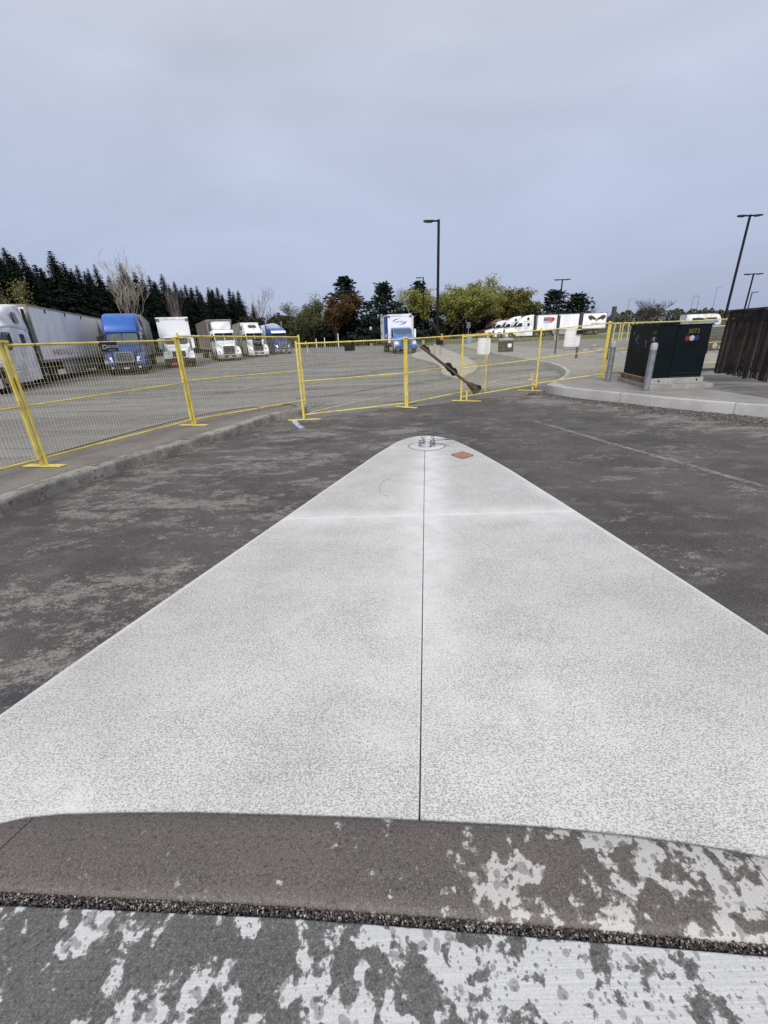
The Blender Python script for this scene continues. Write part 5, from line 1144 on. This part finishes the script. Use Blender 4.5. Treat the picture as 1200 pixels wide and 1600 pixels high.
# undergrowth and distant wood as masses
def mass(name, label, spots, leafm, leaf=.3, n=260, cat='undergrowth'):
    fo = MB(); r = random.Random(5)
    for (x, y, z0, rx, h) in spots:
        for _ in range(n):
            a = r.uniform(0, 6.28); q = r.random()**.5; zz = h*r.random()**.8; k = (1-(zz/h)**2.2)**.5
            c = Vector((x+rx*q*k*cos(a), y+rx*.6*q*k*sin(a), z0+zz)); s = leaf*r.uniform(.5, 1.4); d = Vector((r.gauss(0, 1), r.gauss(0, 1), r.gauss(0, .8))).normalized()*s; w = d.cross(Vector((r.gauss(0, 1), r.gauss(0, 1), r.gauss(0, 1)))).normalized()*s*.5
            fo.add([c-d*.6, c+w, c+d*.6, c-w], [(0, 1, 2, 3)])
    o = fo.build(name, leafm); return tag(o, label, cat, None, 'stuff')
sp = []
for k in range(120):
    x = -34+k*.62+rnd.uniform(-.4, .4); sp.append((x, rnd.uniform(109, 120), 0, rnd.uniform(1.8, 3.4), rnd.uniform(3.4, 8.2)))
mass('undergrowth', 'dense dark undergrowth along the foot of the centre trees', sp, L_UND, .42, 330)
sp = []
for k in range(44):
    q_ = V(936+k*5.5+rnd.uniform(-2, 2), 500, 118); hh = V(936+k*5.5, 489-6*max(0, min(1, (k-3)/14)) + rnd.uniform(-2, 4), 118).z; sp.append((q_.x, q_.y+rnd.uniform(-4, 4), 0, rnd.uniform(2, 3.6), max(1.5, hh)))
mass('far_hedge', 'long dull green hedge on the skyline right of the white trailer', sp, m_leaf('hedge_leaves', (.045, .055, .03), (.09, .10, .05), (.06, .05, .035)), .34, 330, 'hedge')
sp = []
for k in range(30):
    q_ = V(425+k*4, 510, 190); sp.append((q_.x, q_.y+rnd.uniform(-6, 6), 0, rnd.uniform(4, 7), V(425+k*4, 497+rnd.uniform(-4, 3), 190).z))
mass('far_wood', 'low distant wood closing the gap between the spruces and the green tree', sp, L_UND, .9, 300, 'wood')

# ------------------------------------------------------------------ sky and light
W = bpy.data.worlds.new('World'); S.world = W; W.use_nodes = True; nt = W.node_tree; nt.nodes.clear()
out = nt.nodes.new('ShaderNodeOutputWorld'); N = nt.nodes.new; LK = nt.links.new
SUN_EL, SUN_AZ = rad(36), rad(190)
sky = N('ShaderNodeTexSky'); sky.sky_type = 'NISHITA'; sky.sun_disc = False; sky.sun_elevation = SUN_EL; sky.sun_rotation = SUN_AZ; sky.air_density = 1.6; sky.dust_density = 3
b1 = N('ShaderNodeBackground'); b1.inputs[1].default_value = .07; LK(sky.outputs[0], b1.inputs[0])
tc = N('ShaderNodeTexCoord'); sp_ = N('ShaderNodeSeparateXYZ'); LK(tc.outputs['Generated'], sp_.inputs[0])
rp = N('ShaderNodeValToRGB'); LK(sp_.outputs[2], rp.inputs[0]); e = rp.color_ramp.elements
e[0].position = 0; e[0].color = (.405, .465, .645, 1); e[1].position = .12; e[1].color = (.415, .475, .655, 1)
for pos_, c in ((.25, (.455, .505, .665)), (.40, (.525, .56, .685)), (.55, (.63, .65, .73)), (1, (.80, .82, .86))): q = e.new(pos_); q.color = (*c, 1)
mp = N('ShaderNodeMapping'); LK(tc.outputs['Generated'], mp.inputs[0]); mp.inputs['Scale'].default_value = (1.1, 1.1, 3.2)
nz = N('ShaderNodeTexNoise'); LK(mp.outputs[0], nz.inputs['Vector']); nz.inputs['Scale'].default_value = 1.5; nz.inputs['Detail'].default_value = 5; nz.inputs['Roughness'].default_value = .5; nz.inputs['Distortion'].default_value = .6
mr = N('ShaderNodeMapRange'); LK(nz.outputs[0], mr.inputs[0]); mr.inputs[1].default_value = .3; mr.inputs[2].default_value = .7; mr.inputs[3].default_value = .89; mr.inputs[4].default_value = 1.10
mx = N('ShaderNodeMix'); mx.data_type = 'RGBA'; mx.blend_type = 'MULTIPLY'; mx.inputs[0].default_value = 1; LK(rp.outputs[0], mx.inputs[6]); LK(mr.outputs[0], mx.inputs[7])
b2 = N('ShaderNodeBackground'); b2.inputs[1].default_value = 1.0; LK(mx.outputs[2], b2.inputs[0])
ms = N('ShaderNodeMixShader'); ms.inputs[0].default_value = .88; LK(b1.outputs[0], ms.inputs[1]); LK(b2.outputs[0], ms.inputs[2]); LK(ms.outputs[0], out.inputs[0])
ld = bpy.data.lights.new('sun', 'SUN'); ld.energy = 2.7; ld.angle = rad(30); ld.color = (1, .965, .91); sun = bpy.data.objects.new('sun', ld); COL.objects.link(sun)
d = Vector((sin(SUN_AZ)*cos(SUN_EL), cos(SUN_AZ)*cos(SUN_EL), sin(SUN_EL))); sun.rotation_euler = (-d).to_track_quat('-Z', 'Y').to_euler(); sun.location = (0, 0, 30)
S.view_settings.view_transform = 'Standard'; S.view_settings.look = 'None'; S.view_settings.exposure = .18; S.view_settings.gamma = 1
